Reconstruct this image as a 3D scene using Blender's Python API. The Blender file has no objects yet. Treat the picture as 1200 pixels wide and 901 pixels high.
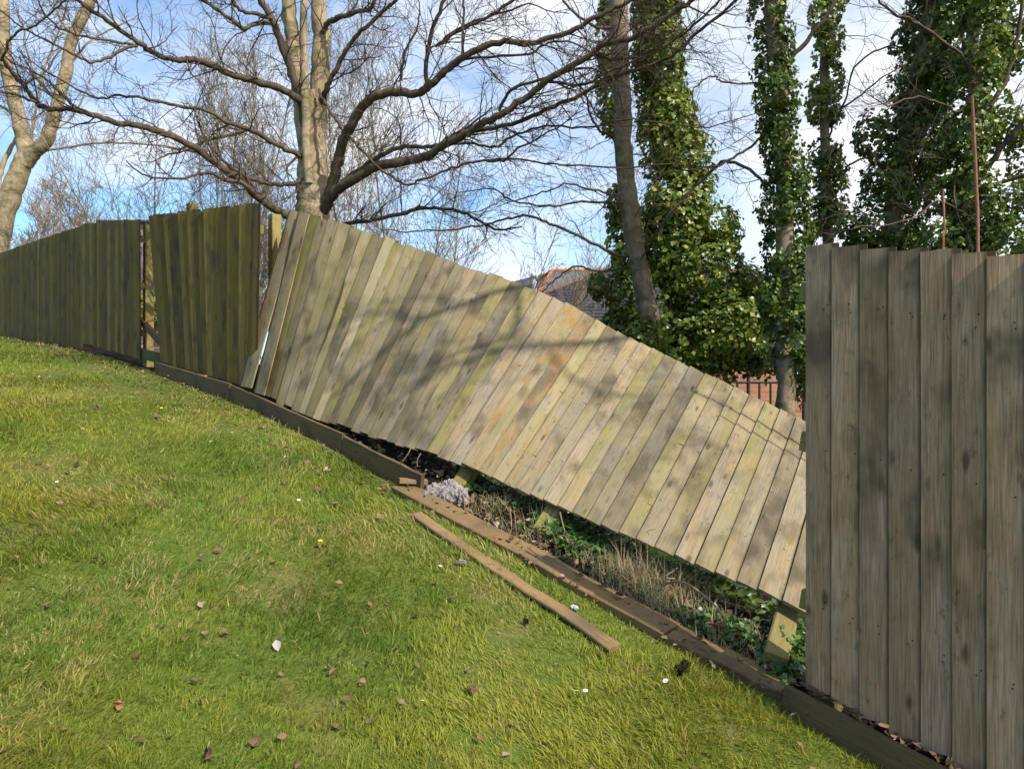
import bpy, math, random
import numpy as np
from mathutils import Vector

rad = math.radians
rng = np.random.default_rng(11)
random.seed(5)
scene = bpy.context.scene
COL = scene.collection

# ------------------------------------------------------------------ camera
F = 933.0
HY = 440.0
cam_d = bpy.data.cameras.new('camera')
cam = bpy.data.objects.new('camera', cam_d)
COL.objects.link(cam)
cam_d.sensor_width = 36.0
cam_d.lens = F / 1200 * 36.0
cam_d.shift_y = -(450.5 - HY) / 1200.0
cam.location = (0, 0, 0)
cam.rotation_euler = (rad(90), 0, 0)
cam_d.clip_start = 0.05
cam_d.clip_end = 2000
scene.camera = cam

# ------------------------------------------------------------------ light
SUN_EL = 43.0
SH = Vector((0.7108, -0.7035))            # horizontal direction towards the sun
SUN_AZ = math.atan2(SH.x, SH.y)
w = bpy.data.worlds.new('World')
scene.world = w
w.use_nodes = True
nt = w.node_tree
nt.nodes.clear()
N = nt.nodes.new
out = N('ShaderNodeOutputWorld')
bg = N('ShaderNodeBackground')
sky = N('ShaderNodeTexSky')
sky.sky_type = 'NISHITA'
sky.sun_disc = False
sky.sun_elevation = rad(SUN_EL)
sky.sun_rotation = SUN_AZ
sky.air_density = 1.0
sky.dust_density = 0.6
sky.ozone_density = 2.0
bg.inputs['Strength'].default_value = 0.095
tc = N('ShaderNodeTexCoord')
mp = N('ShaderNodeMapping')
mp.inputs['Scale'].default_value = (1.0, 1.0, 1.9)
mp.inputs['Location'].default_value = (0.35, 0.1, 0.22)
n1 = N('ShaderNodeTexNoise')
n1.inputs['Scale'].default_value = 2.3
n1.inputs['Detail'].default_value = 9
n1.inputs['Roughness'].default_value = 0.56
n1.inputs['Distortion'].default_value = 0.25
sep = N('ShaderNodeSeparateXYZ')
madd = N('ShaderNodeMath'); madd.operation = 'MULTIPLY_ADD'
madd.inputs[1].default_value = 0.30
cr = N('ShaderNodeValToRGB')
cr.color_ramp.elements[0].position = 0.38
cr.color_ramp.elements[0].color = (0, 0, 0, 1)
cr.color_ramp.elements[1].position = 0.60
cr.color_ramp.elements[1].color = (1, 1, 1, 1)
n2 = N('ShaderNodeTexNoise')
n2.inputs['Scale'].default_value = 6.0
n2.inputs['Detail'].default_value = 6
cc = N('ShaderNodeMixRGB')
cc.inputs[1].default_value = (6.6, 7.1, 8.1, 1)
cc.inputs[2].default_value = (11.0, 11.0, 11.0, 1)
mx = N('ShaderNodeMixRGB')
gain = N('ShaderNodeMixRGB'); gain.blend_type = 'MULTIPLY'; gain.inputs[0].default_value = 1
gain.inputs[2].default_value = (1.15, 1.55, 1.80, 1)
L = nt.links.new
L(tc.outputs['Generated'], mp.inputs[0]); L(mp.outputs[0], n1.inputs['Vector'])
L(mp.outputs[0], n2.inputs['Vector'])
L(tc.outputs['Generated'], sep.inputs[0])
L(sep.outputs['X'], madd.inputs[0]); L(n1.outputs['Fac'], madd.inputs[2])
L(madd.outputs[0], cr.inputs[0])
L(n2.outputs['Fac'], cc.inputs[0])
L(cr.outputs[0], mx.inputs[0]); L(sky.outputs[0], gain.inputs[1]); L(gain.outputs[0], mx.inputs[1]); L(cc.outputs[0], mx.inputs[2])
L(mx.outputs[0], bg.inputs['Color']); L(bg.outputs[0], out.inputs[0])

sd = bpy.data.lights.new('sun', 'SUN')
sd.energy = 4.3
sd.angle = rad(0.55)
sd.color = (1.0, 0.94, 0.84)
sun = bpy.data.objects.new('sun', sd)
COL.objects.link(sun)
ce = math.cos(rad(SUN_EL))
SDIR = Vector((SH.x * ce, SH.y * ce, math.sin(rad(SUN_EL)))).normalized()
sun.rotation_euler = SDIR.to_track_quat('Z', 'Y').to_euler()
sun.location = (8, -5, 12)
vs = scene.view_settings
vs.view_transform = 'Standard'
vs.look = 'None'
vs.exposure = 0.42
vs.gamma = 1.0

# ------------------------------------------------------------------ geometry frame
O0 = np.array([1.21, 3.26])
U = np.array([-0.671, 0.7415])           # along the fence, uphill
NF = np.array([-0.7415, -0.671])         # towards the lawn
BS = np.array([-400, -30, -3, 0, 1.3, 2.64, 5.14, 7.65, 10.8, 17, 22, 40, 500.])
BZ = np.array([-9, -6.0, -1.98, -1.40, -1.08, -0.775, -0.288, 0.0, 0.36, 0.80, 1.02, 1.5, 3.0])

def base(s):
    s = np.asarray(s, float)
    return (np.interp(s - .35, BS, BZ) + 2 * np.interp(s, BS, BZ) + np.interp(s + .35, BS, BZ)) / 4

def sstep(a, b, x):
    t = np.clip((x - a) / (b - a), 0, 1)
    return t * t * (3 - 2 * t)

def vnoise(x, y, seed=0):
    x = np.asarray(x, float); y = np.asarray(y, float)
    xi = np.floor(x); yi = np.floor(y); xf = x - xi; yf = y - yi
    def h(a, b):
        v = np.sin(a * 127.1 + b * 311.7 + seed * 74.7) * 43758.5453
        return v - np.floor(v)
    u = xf * xf * (3 - 2 * xf); v = yf * yf * (3 - 2 * yf)
    return (h(xi, yi) * (1 - u) + h(xi + 1, yi) * u) * (1 - v) + (h(xi, yi + 1) * (1 - u) + h(xi + 1, yi + 1) * u) * v

def sn(x, y):
    dx = np.asarray(x, float) - O0[0]; dy = np.asarray(y, float) - O0[1]
    return dx * U[0] + dy * U[1], dx * NF[0] + dy * NF[1]

def height(x, y):
    s, n = sn(x, y)
    h = base(s)
    near = 1 - sstep(14, 30, np.abs(n) + np.maximum(0, np.abs(s - 5) - 14))
    h = h + near * (0.035 * (vnoise(x * 1.1, y * 1.1, 1) - .5) + 0.02 * (vnoise(x * 4, y * 4, 2) - .5))
    h = h - 2.7 * sstep(0.8, 12, -n)
    h = h - (-0.07 * sstep(0.02, 0.20, -n) + .80 * sstep(.42, 1.25, -n)) * (1 - sstep(5.0, 7.5, s))
    return h

def FP(s, n, z):
    p = O0 + U * s + NF * n
    return np.array([p[0], p[1], z])

def s_of(px, n):
    k = (px - 600) / F
    o = O0 + NF * n
    return (o[0] - k * o[1]) / (k * U[1] - U[0])

def P(px, py, d):
    return np.array([(px - 600) / F * d, d, -(py - HY) / F * d])

def G(px, py, lift=0.0):
    d = np.linspace(1.5, 40, 4000)
    x = (px - 600) / F * d; z = -(py - HY) / F * d
    hh = height(x, d) + lift
    i = np.argmax(z < hh)
    return np.array([x[i], d[i], hh[i]])

# ------------------------------------------------------------------ mesh helpers
class MB:
    def __init__(self):
        self.v = []; self.f = []; self.n = 0; self.bd = []; self.tn = []
    def add(self, verts, faces, bd=None, tone=None):
        verts = np.asarray(verts, float).reshape(-1, 3)
        self.v.append(verts)
        off = self.n
        self.f.extend([tuple(int(i) + off for i in f) for f in faces])
        self.n += len(verts)
        self.bd.append(np.zeros((len(verts), 3)) if bd is None else np.asarray(bd, float))
        t = np.zeros((len(verts), 4)); t[:] = (0.5, 0, 0, 1) if tone is None else tone
        self.tn.append(t)
    def build(self, name, mat, parent=None, smooth=False, attrs=True):
        me = bpy.data.meshes.new(name)
        V = np.concatenate(self.v) if self.v else np.zeros((0, 3))
        me.from_pydata(V.tolist(), [], self.f)
        if attrs and len(V):
            a = me.attributes.new('bd', 'FLOAT_VECTOR', 'POINT')
            a.data.foreach_set('vector', np.concatenate(self.bd).astype(np.float32).ravel())
            c = me.attributes.new('tone', 'FLOAT_COLOR', 'POINT')
            c.data.foreach_set('color', np.concatenate(self.tn).astype(np.float32).ravel())
        if smooth:
            me.polygons.foreach_set('use_smooth', [True] * len(me.polygons))
        me.materials.append(mat)
        me.update()
        o = bpy.data.objects.new(name, me)
        COL.objects.link(o)
        if parent is not None:
            o.parent = parent
            o.matrix_parent_inverse = parent.matrix_world.inverted()
        return o

def fast_mesh(name, V, loops_per_face, idx, mat, parent=None, attr=None, smooth=False, matidx=None):
    me = bpy.data.meshes.new(name)
    nf = len(idx) // loops_per_face
    me.vertices.add(len(V)); me.vertices.foreach_set('co', np.asarray(V, np.float32).ravel())
    me.loops.add(len(idx)); me.loops.foreach_set('vertex_index', np.asarray(idx, np.int32).ravel())
    me.polygons.add(nf)
    me.polygons.foreach_set('loop_start', np.arange(0, nf * loops_per_face, loops_per_face, dtype=np.int32))
    if smooth:
        me.polygons.foreach_set('use_smooth', np.ones(nf, bool))
    if attr is not None:
        c = me.attributes.new('tone', 'FLOAT_COLOR', 'POINT')
        c.data.foreach_set('color', np.asarray(attr, np.float32).ravel())
    for m in (mat if isinstance(mat, (list, tuple)) else [mat]):
        me.materials.append(m)
    if matidx is not None:
        me.polygons.foreach_set('material_index', np.asarray(matidx, np.int32))
    me.update(calc_edges=True)
    o = bpy.data.objects.new(name, me)
    COL.objects.link(o)
    if parent is not None:
        o.parent = parent
        o.matrix_parent_inverse = parent.matrix_world.inverted()
    return o

def tag(o, label, cat, group=None, kind=None):
    if label: o['label'] = label
    if cat: o['category'] = cat
    if group: o['group'] = group
    if kind: o['kind'] = kind
    return o

def empty(name, loc, label, cat, group=None):
    o = bpy.data.objects.new(name, None)
    o.empty_display_size = 0.2
    o.location = tuple(float(c) for c in loc)
    COL.objects.link(o)
    bpy.context.view_layer.update()
    return tag(o, label, cat, group)

def nrm(v):
    v = np.asarray(v, float)
    return v / (np.linalg.norm(v) + 1e-12)

# ------------------------------------------------------------------ materials
def newmat(name):
    m = bpy.data.materials.new(name); m.use_nodes = True
    n = m.node_tree.nodes; n.clear()
    o = n.new('ShaderNodeOutputMaterial'); b = n.new('ShaderNodeBsdfPrincipled')
    m.node_tree.links.new(b.outputs[0], o.inputs[0])
    return m, n, m.node_tree.links.new, b, o

def mixc(n, l, fac, a, b, mode='MIX'):
    x = n.new('ShaderNodeMixRGB'); x.blend_type = mode
    for sock, val in ((x.inputs[0], fac), (x.inputs[1], a), (x.inputs[2], b)):
        if hasattr(val, 'links') or hasattr(val, 'is_linked'):
            l(val, sock)
        elif isinstance(val, (int, float)):
            sock.default_value = val
        else:
            sock.default_value = tuple(val) + (1,) if len(val) == 3 else val
    return x.outputs[0]

def noise(n, l, vec, scale=1, detail=3, rough=.55):
    t = n.new('ShaderNodeTexNoise'); t.inputs['Scale'].default_value = scale
    t.inputs['Detail'].default_value = detail; t.inputs['Roughness'].default_value = rough
    if vec is not None: l(vec, t.inputs['Vector'])
    return t.outputs['Fac']

def ramp(n, l, fac, p0, p1, c0=(0, 0, 0), c1=(1, 1, 1)):
    r = n.new('ShaderNodeValToRGB')
    r.color_ramp.elements[0].position = p0; r.color_ramp.elements[1].position = p1
    r.color_ramp.elements[0].color = tuple(c0) + (1,); r.color_ramp.elements[1].color = tuple(c1) + (1,)
    l(fac, r.inputs[0]); return r.outputs[0]

def math2(n, l, op, a, b):
    m = n.new('ShaderNodeMath'); m.operation = op
    for s, v in ((m.inputs[0], a), (m.inputs[1], b)):
        if isinstance(v, (int, float)): s.default_value = v
        else: l(v, s)
    return m.outputs[0]

def scalevec(n, l, vec, sc):
    m = n.new('ShaderNodeMapping'); m.inputs['Scale'].default_value = sc
    l(vec, m.inputs[0]); return m.outputs[0]

def bump(n, l, h, strength, dist, b):
    x = n.new('ShaderNodeBump'); x.inputs['Strength'].default_value = strength
    x.inputs['Distance'].default_value = dist
    l(h, x.inputs['Height']); l(x.outputs[0], b.inputs['Normal'])

def wood(name, grey, tan, algae=(0.15, 0.16, 0.035), dark=.5, joint=False):
    m, n, l, b, o = newmat(name)
    at = n.new('ShaderNodeAttribute'); at.attribute_name = 'bd'
    tn = n.new('ShaderNodeAttribute'); tn.attribute_name = 'tone'
    st = n.new('ShaderNodeSeparateColor'); l(tn.outputs['Color'], st.inputs[0])
    v = at.outputs['Vector']
    g = noise(n, l, scalevec(n, l, v, (170, 6, 7)), 1, 5, .6)
    bl = noise(n, l, scalevec(n, l, v, (9, 2.2, 3)), 1, 4, .6)
    bl2 = noise(n, l, scalevec(n, l, v, (22, 5, 5)), 1, 3, .6)
    c = mixc(n, l, ramp(n, l, bl, .36, .64), grey, tan)
    gr = ramp(n, l, g, .25, .7, (dark, dark, dark), (1.14, 1.14, 1.14))
    c = mixc(n, l, .8, c, gr, 'MULTIPLY')
    # algae and stain amounts are per board
    al = math2(n, l, 'MULTIPLY', st.outputs['Green'], ramp(n, l, noise(n, l, scalevec(n, l, v, (7, 1.3, 4)), 1, 4, .6), .3, .62))
    c = mixc(n, l, al, c, algae)
    og = math2(n, l, 'MULTIPLY', st.outputs['Blue'], ramp(n, l, noise(n, l, scalevec(n, l, v, (9, 3.0, .5)), 1, 6, .7), .46, .62))
    c = mixc(n, l, og, c, (0.27, 0.145, 0.04))
    # mould specks and blotches
    sp = ramp(n, l, noise(n, l, scalevec(n, l, v, (34, 17, 6)), 1, 5, .7), .54, .70)
    sp = math2(n, l, 'MULTIPLY', sp, ramp(n, l, bl2, .42, .66))
    c = mixc(n, l, math2(n, l, 'MULTIPLY', sp, .85), c, (0.055, 0.05, 0.03))
    wt = ramp(n, l, noise(n, l, scalevec(n, l, v, (5, 3.2, 2)), 1, 3, .5), .5, .68)
    c = mixc(n, l, math2(n, l, 'MULTIPLY', wt, .75), c, (0.085, 0.066, 0.040))
    # knots
    vo = n.new('ShaderNodeTexVoronoi'); vo.inputs['Scale'].default_value = 1
    l(scalevec(n, l, v, (9, 3.4, 3)), vo.inputs['Vector'])
    kn = ramp(n, l, math2(n, l, 'ADD', vo.outputs['Distance'], math2(n, l, 'MULTIPLY', bl2, .28)), .20, .30, (1, 1, 1), (0, 0, 0))
    c = mixc(n, l, math2(n, l, 'MULTIPLY', kn, .75), c, (0.06, 0.042, 0.022))
    # tone
    tr = math2(n, l, 'MULTIPLY_ADD', st.outputs['Red'], .9)
    tr.node.inputs[2].default_value = .55
    cx = n.new('ShaderNodeCombineColor')
    for i in range(3): l(tr, cx.inputs[i])
    c = mixc(n, l, 1.0, c, cx.outputs[0], 'MULTIPLY')
    if joint:   # shadow line along the lap of the boards, painted into the colour
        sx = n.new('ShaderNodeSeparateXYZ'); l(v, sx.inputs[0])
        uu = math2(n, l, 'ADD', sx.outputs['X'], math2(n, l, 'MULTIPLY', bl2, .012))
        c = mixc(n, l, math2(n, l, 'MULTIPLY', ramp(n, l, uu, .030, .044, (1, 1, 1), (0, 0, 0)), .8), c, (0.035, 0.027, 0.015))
    l(c, b.inputs['Base Color'])
    b.inputs['Roughness'].default_value = .85
    b.inputs['Specular IOR Level'].default_value = .25
    hh = math2(n, l, 'ADD', g, math2(n, l, 'MULTIPLY', kn, -.5))
    bump(n, l, hh, .55, .004, b)
    return m

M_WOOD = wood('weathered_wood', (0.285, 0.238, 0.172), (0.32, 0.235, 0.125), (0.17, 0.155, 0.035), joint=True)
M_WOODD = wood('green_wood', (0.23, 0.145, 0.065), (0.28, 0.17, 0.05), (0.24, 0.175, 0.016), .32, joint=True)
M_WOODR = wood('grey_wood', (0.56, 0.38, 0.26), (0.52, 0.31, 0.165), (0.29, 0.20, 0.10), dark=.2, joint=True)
M_GRAVEL = wood('damp_wood', (0.18, 0.115, 0.065), (0.23, 0.135, 0.06), (0.10, 0.12, 0.03))
M_PLANK = wood('fallen_wood', (0.20, 0.135, 0.075), (0.26, 0.16, 0.065), (0.16, 0.17, 0.05))
M_POST = wood('post_wood', (0.30, 0.23, 0.11), (0.34, 0.24, 0.09), (0.20, 0.22, 0.04))

def simple(name, c1, c2, scale=8, rough=.85, spec=.3, bmp=.3, bd=.01, detail=5):
    m, n, l, b, o = newmat(name)
    t = n.new('ShaderNodeTexCoord')
    f = noise(n, l, t.outputs['Object'], scale, detail, .62)
    l(mixc(n, l, ramp(n, l, f, .35, .65), c1, c2), b.inputs['Base Color'])
    b.inputs['Roughness'].default_value = rough
    b.inputs['Specular IOR Level'].default_value = spec
    if bmp: bump(n, l, f, bmp, bd, b)
    return m

def bark(name, c1, c2, c3, scale=14):
    m, n, l, b, o = newmat(name)
    t = n.new('ShaderNodeTexCoord')
    f = noise(n, l, scalevec(n, l, t.outputs['Object'], (1, 1, .45)), scale, 6, .65)
    f2 = noise(n, l, scalevec(n, l, t.outputs['Object'], (1, 1, 2.2)), scale * .25, 5, .6)
    c = mixc(n, l, ramp(n, l, f, .35, .65), c1, c2)
    c = mixc(n, l, ramp(n, l, f2, .5, .66), c, c3)
    l(c, b.inputs['Base Color'])
    b.inputs['Roughness'].default_value = .9; b.inputs['Specular IOR Level'].default_value = .2
    bump(n, l, f, .6, .012, b)
    return m

M_BARK = bark('smooth_bark', (0.27, 0.20, 0.12), (0.44, 0.35, 0.23), (0.15, 0.13, 0.06), 12)
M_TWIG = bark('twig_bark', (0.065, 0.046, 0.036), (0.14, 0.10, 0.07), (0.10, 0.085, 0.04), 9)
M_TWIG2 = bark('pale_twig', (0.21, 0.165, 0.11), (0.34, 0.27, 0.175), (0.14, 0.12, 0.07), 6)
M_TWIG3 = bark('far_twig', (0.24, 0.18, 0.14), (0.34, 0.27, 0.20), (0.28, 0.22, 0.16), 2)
M_BARK2 = bark('ivy_tree_bark', (0.17, 0.125, 0.08), (0.33, 0.255, 0.17), (0.12, 0.11, 0.05), 16)

def leafmat(name, c1, c2, c3, rough=.38, trans=.25, spec=.5):
    m, n, l, b, o = newmat(name)
    tn = n.new('ShaderNodeAttribute'); tn.attribute_name = 'tone'
    st = n.new('ShaderNodeSeparateColor'); l(tn.outputs['Color'], st.inputs[0])
    c = mixc(n, l, st.outputs['Red'], c1, c2)
    c = mixc(n, l, st.outputs['Green'], c, c3)
    l(c, b.inputs['Base Color'])
    b.inputs['Roughness'].default_value = rough
    b.inputs['Specular IOR Level'].default_value = spec
    if trans:
        tr = n.new('ShaderNodeBsdfTranslucent'); l(c, tr.inputs['Color'])
        mxs = n.new('ShaderNodeMixShader'); mxs.inputs[0].default_value = trans
        l(b.outputs[0], mxs.inputs[1]); l(tr.outputs[0], mxs.inputs[2]); l(mxs.outputs[0], o.inputs[0])
    return m

M_IVY = leafmat('ivy_leaf', (0.035, 0.075, 0.013), (0.16, 0.23, 0.03), (0.38, 0.38, 0.05), .36, .28)
M_GRASS = leafmat('grass_blade', (0.085, 0.185, 0.014), (0.29, 0.305, 0.030), (0.50, 0.37, 0.15), .55, .32, .25)
M_DRY = leafmat('dry_grass', (0.30, 0.22, 0.12), (0.50, 0.40, 0.25), (0.15, 0.22, 0.04), .7, .2, .2)
M_DEAD = leafmat('dead_leaf', (0.10, 0.06, 0.03), (0.32, 0.215, 0.115), (0.42, 0.38, 0.33), .7, .1, .3)
M_WEED = leafmat('weed_leaf', (0.03, 0.075, 0.012), (0.09, 0.18, 0.03), (0.16, 0.26, 0.05), .4, .2)

# ground
def ground_mat():
    m, n, l, b, o = newmat('lawn_soil')
    t = n.new('ShaderNodeTexCoord')
    f = noise(n, l, t.outputs['Object'], 2.2, 6, .6)
    g = noise(n, l, t.outputs['Object'], 40, 5, .7)
    c = mixc(n, l, ramp(n, l, g, .35, .65), (0.05, 0.085, 0.012), (0.15, 0.18, 0.03))
    c = mixc(n, l, ramp(n, l, f, .52, .68), c, (0.19, 0.16, 0.06))
    l(c, b.inputs['Base Color']); b.inputs['Roughness'].default_value = .95
    b.inputs['Specular IOR Level'].default_value = .1
    bump(n, l, g, .8, .02, b)
    return m
M_LAWN = ground_mat()
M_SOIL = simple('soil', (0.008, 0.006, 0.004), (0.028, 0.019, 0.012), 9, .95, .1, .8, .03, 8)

# ------------------------------------------------------------------ ground sheet
def build_ground():
    def axis(segs):
        a = []
        for lo, hi, st in segs: a += list(np.arange(lo, hi, st))
        return np.array(a + [segs[-1][1]])
    S = axis([(-300, -60, 60), (-60, -12, 6), (-12, -6, 1), (-6, 12, .12), (12, 26, .35), (26, 60, 3), (60, 400, 60)])
    Nn = axis([(-300, -60, 60), (-60, -24, 6), (-24, -3, .7), (-3, -1, .2), (-1, .6, .07), (.6, 5, .15), (5, 20, .8), (20, 60, 5), (60, 300, 60)])
    ss, nn = np.meshgrid(S, Nn, indexing='ij')
    x = O0[0] + U[0] * ss + NF[0] * nn; y = O0[1] + U[1] * ss + NF[1] * nn
    z = height(x, y)
    V = np.stack([x, y, z], -1).reshape(-1, 3)
    a, bb = ss.shape
    I = np.arange(a * bb).reshape(a, bb)
    q = np.stack([I[:-1, :-1], I[:-1, 1:], I[1:, 1:], I[1:, :-1]], -1).reshape(-1, 4)
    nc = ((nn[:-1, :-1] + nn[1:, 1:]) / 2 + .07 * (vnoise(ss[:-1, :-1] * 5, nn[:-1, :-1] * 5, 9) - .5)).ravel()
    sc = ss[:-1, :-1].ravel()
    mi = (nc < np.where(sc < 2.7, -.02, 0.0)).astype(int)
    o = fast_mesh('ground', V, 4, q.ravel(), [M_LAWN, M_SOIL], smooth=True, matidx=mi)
    o['kind'] = 'structure'
build_ground()

# paving seen through the gap in the fence
def brickmat(name, c1, c2, mortar, sx, sy, vec='xy', off=.5, ms=.03):
    m, n, l, b, o = newmat(name)
    t = n.new('ShaderNodeTexCoord')
    sp = n.new('ShaderNodeSeparateXYZ'); l(t.outputs['Object'], sp.inputs[0])
    cb = n.new('ShaderNodeCombineXYZ')
    l(sp.outputs['XYZ'.index(vec[0].upper())], cb.inputs[0]); l(sp.outputs['XYZ'.index(vec[1].upper())], cb.inputs[1])
    br = n.new('ShaderNodeTexBrick')
    br.inputs['Color1'].default_value = tuple(c1) + (1,); br.inputs['Color2'].default_value = tuple(c2) + (1,)
    br.inputs['Mortar'].default_value = tuple(mortar) + (1,)
    br.inputs['Scale'].default_value = 1; br.inputs['Brick Width'].default_value = sx
    br.inputs['Row Height'].default_value = sy; br.inputs['Mortar Size'].default_value = ms * sy * 3
    l(cb.outputs[0], br.inputs['Vector'])
    f = noise(n, l, t.outputs['Object'], 5, 6, .6)
    c = mixc(n, l, .5, br.outputs['Color'], ramp(n, l, f, .3, .7, (.6, .6, .6), (1.15, 1.15, 1.15)), 'MULTIPLY')
    l(c, b.inputs['Base Color']); b.inputs['Roughness'].default_value = .95; b.inputs['Specular IOR Level'].default_value = .08
    bump(n, l, br.outputs['Fac'], -.5, .01, b)
    return m
M_PAVE = brickmat('paving_brick', (0.42, 0.27, 0.22), (0.50, 0.36, 0.30), (0.16, 0.12, 0.1), .22, .11)
M_BRICK = brickmat('red_brick', (0.40, 0.15, 0.075), (0.50, 0.22, 0.11), (0.36, 0.31, 0.26), .225, .075, 'xz')
M_SLATE = brickmat('slate_tile', (0.050, 0.050, 0.064), (0.072, 0.072, 0.09), (0.012, 0.012, 0.015), .5, .085, 'xz', ms=.05)
M_SLATE2 = brickmat('pale_slate_tile', (0.15, 0.155, 0.165), (0.18, 0.185, 0.195), (0.11, 0.11, 0.115), .34, .085, 'xz')
M_RIDGE = simple('orange_ridge_tile', (0.42, 0.13, 0.06), (0.55, 0.20, 0.09), 6, .8)
M_METAL = simple('pale_metal', (0.55, 0.56, 0.58), (0.66, 0.66, 0.67), 9, .45, .5, 0)
M_IRON = simple('black_iron', (0.02, 0.02, 0.022), (0.05, 0.04, 0.035), 20, .5, .5, .2)
M_RUST = simple('rusty_stem', (0.22, 0.09, 0.05), (0.33, 0.16, 0.09), 25, .8)
M_RENDER = simple('pebbledash', (0.25, 0.21, 0.18), (0.40, 0.35, 0.31), 45, .95, .1, .6, .02)
M_DARK = simple('window_dark', (0.015, 0.016, 0.02), (0.03, 0.03, 0.035), 3, .15, .6, 0)
M_WHITE = simple('petal', (0.80, 0.80, 0.78), (0.86, 0.86, 0.84), 30, .6, .2, 0)
M_YEL = simple('flower_centre', (0.70, 0.50, 0.03), (0.80, 0.62, 0.05), 30, .6, .2, 0)
M_FLUFF = simple('fluff', (0.16, 0.14, 0.13), (0.38, 0.34, 0.31), 30, .95, .1, .9, .01)
M_STONE = simple('pale_stone', (0.50, 0.48, 0.45), (0.66, 0.64, 0.62), 30, .8, .2, .4)
M_FOIL = simple('silver_wrapper', (0.55, 0.57, 0.62), (0.75, 0.77, 0.8), 12, .3, .6, .3)
M_RED = simple('red_wrapper', (0.45, 0.12, 0.05), (0.6, 0.25, 0.12), 12, .5, .4, .3)

pv = []
for s_ in np.arange(9.6, 16.01, .4):
    for n_ in np.arange(-5.2, -.49, .3):
        p = FP(s_, n_, 0); pv.append((p[0], p[1], float(height(p[0], p[1])) + .02))
na = len(np.arange(9.6, 16.01, .4)); nb = len(np.arange(-5.2, -.49, .3))
mb = MB()
mb.add(pv, [(i * nb + j, i * nb + j + 1, (i + 1) * nb + j + 1, (i + 1) * nb + j) for i in range(na - 1) for j in range(nb - 1)])
o = mb.build('paving', M_PAVE); o['kind'] = 'structure'

# ------------------------------------------------------------------ boards
def board(mb, b0, b1, t0, t1, nrm_, thick0=.003, thick1=.017, tone=(.5, 0, 0), rnd=0.0, warp=.004, ends=.006, rows=9, nails=(.19, .2, .55, .86, .87)):
    """one feather-edge board; b0/t0 thin (covered) edge, b1/t1 thick exposed edge"""
    b0, b1, t0, t1 = map(np.asarray, (b0, b1, t0, t1))
    width = np.linalg.norm(b1 - b0); length = np.linalg.norm(t0 - b0)
    cols = 5
    thick1 = thick1 * rng.uniform(.72, 1.3)
    wp = rng.normal(0, warp); tw = rng.normal(0, warp)
    dv = nrm(t0 - b0)
    e0 = rng.normal(0, ends); e1 = rng.normal(0, ends); sk = rng.normal(0, ends * .5)
    cup = rng.normal(.0015, .0015)
    front, back, bd = [], [], []
    for j in range(rows):
        v = j / (rows - 1)
        A = b0 * (1 - v) + t0 * v; B = b1 * (1 - v) + t1 * v
        for i in range(cols):
            u = i / (cols - 1)
            p = A * (1 - u) + B * u
            th = thick0 * (1 - u) + thick1 * u
            off = wp * math.sin(v * 3.1) + tw * (v - .5) * (u - .5) * 2 + cup * (1 - (2 * u - 1) ** 2)
            if j == 0: p = p + dv * (e0 + sk * (u - .5))
            if j == rows - 1: p = p + dv * (e1 + sk * (u - .5) + rng.normal(0, .0012))
            front.append(p + nrm_ * (th + off)); back.append(p + nrm_ * (off - .001))
            bd.append((u * width, v * length, rnd))
    if nails:
        for v in nails:
            for u in (.42 + rng.normal(0, .05),):
                vv = v + rng.normal(0, .006)
                c0 = (b0 * (1 - vv) + t0 * vv) * (1 - u) + (b1 * (1 - vv) + t1 * vv) * u
                c0 = c0 + nrm_ * (thick0 * (1 - u) + thick1 * u + wp * math.sin(vv * 3.1) + tw * (vv - .5) * (u - .5) * 2 + cup * (1 - (2 * u - 1) ** 2) + .0012)
                e1_ = nrm(b1 - b0); e2_ = dv
                ring = [c0 + (e1_ * math.cos(a) + e2_ * math.sin(a)) * .0032 for a in np.arange(6) * 1.047]
                low = [p - nrm_ * .004 for p in ring]
                mb.add(ring + low, [tuple(range(6))] + [(i, (i + 1) % 6, 6 + (i + 1) % 6, 6 + i) for i in range(6)], [(u * width, vv * length, rnd)] * 12, (-.5, 0, 0, 1))
    n = len(front); R = lambda j, i: j * cols + i
    faces = []
    for j in range(rows - 1):
        for i in range(cols - 1):
            faces.append((R(j, i), R(j, i + 1), R(j + 1, i + 1), R(j + 1, i)))
            faces.append((n + R(j, i), n + R(j + 1, i), n + R(j + 1, i + 1), n + R(j, i + 1)))
        faces.append((R(j, 0), R(j + 1, 0), n + R(j + 1, 0), n + R(j, 0)))
        faces.append((R(j, cols - 1), n + R(j, cols - 1), n + R(j + 1, cols - 1), R(j + 1, cols - 1)))
    for i in range(cols - 1):
        faces.append((R(0, i), n + R(0, i), n + R(0, i + 1), R(0, i + 1)))
        faces.append((R(rows - 1, i), R(rows - 1, i + 1), n + R(rows - 1, i + 1), n + R(rows - 1, i)))
    mb.add(front + back, faces, bd + bd, tuple(tone) + (1,))

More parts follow.
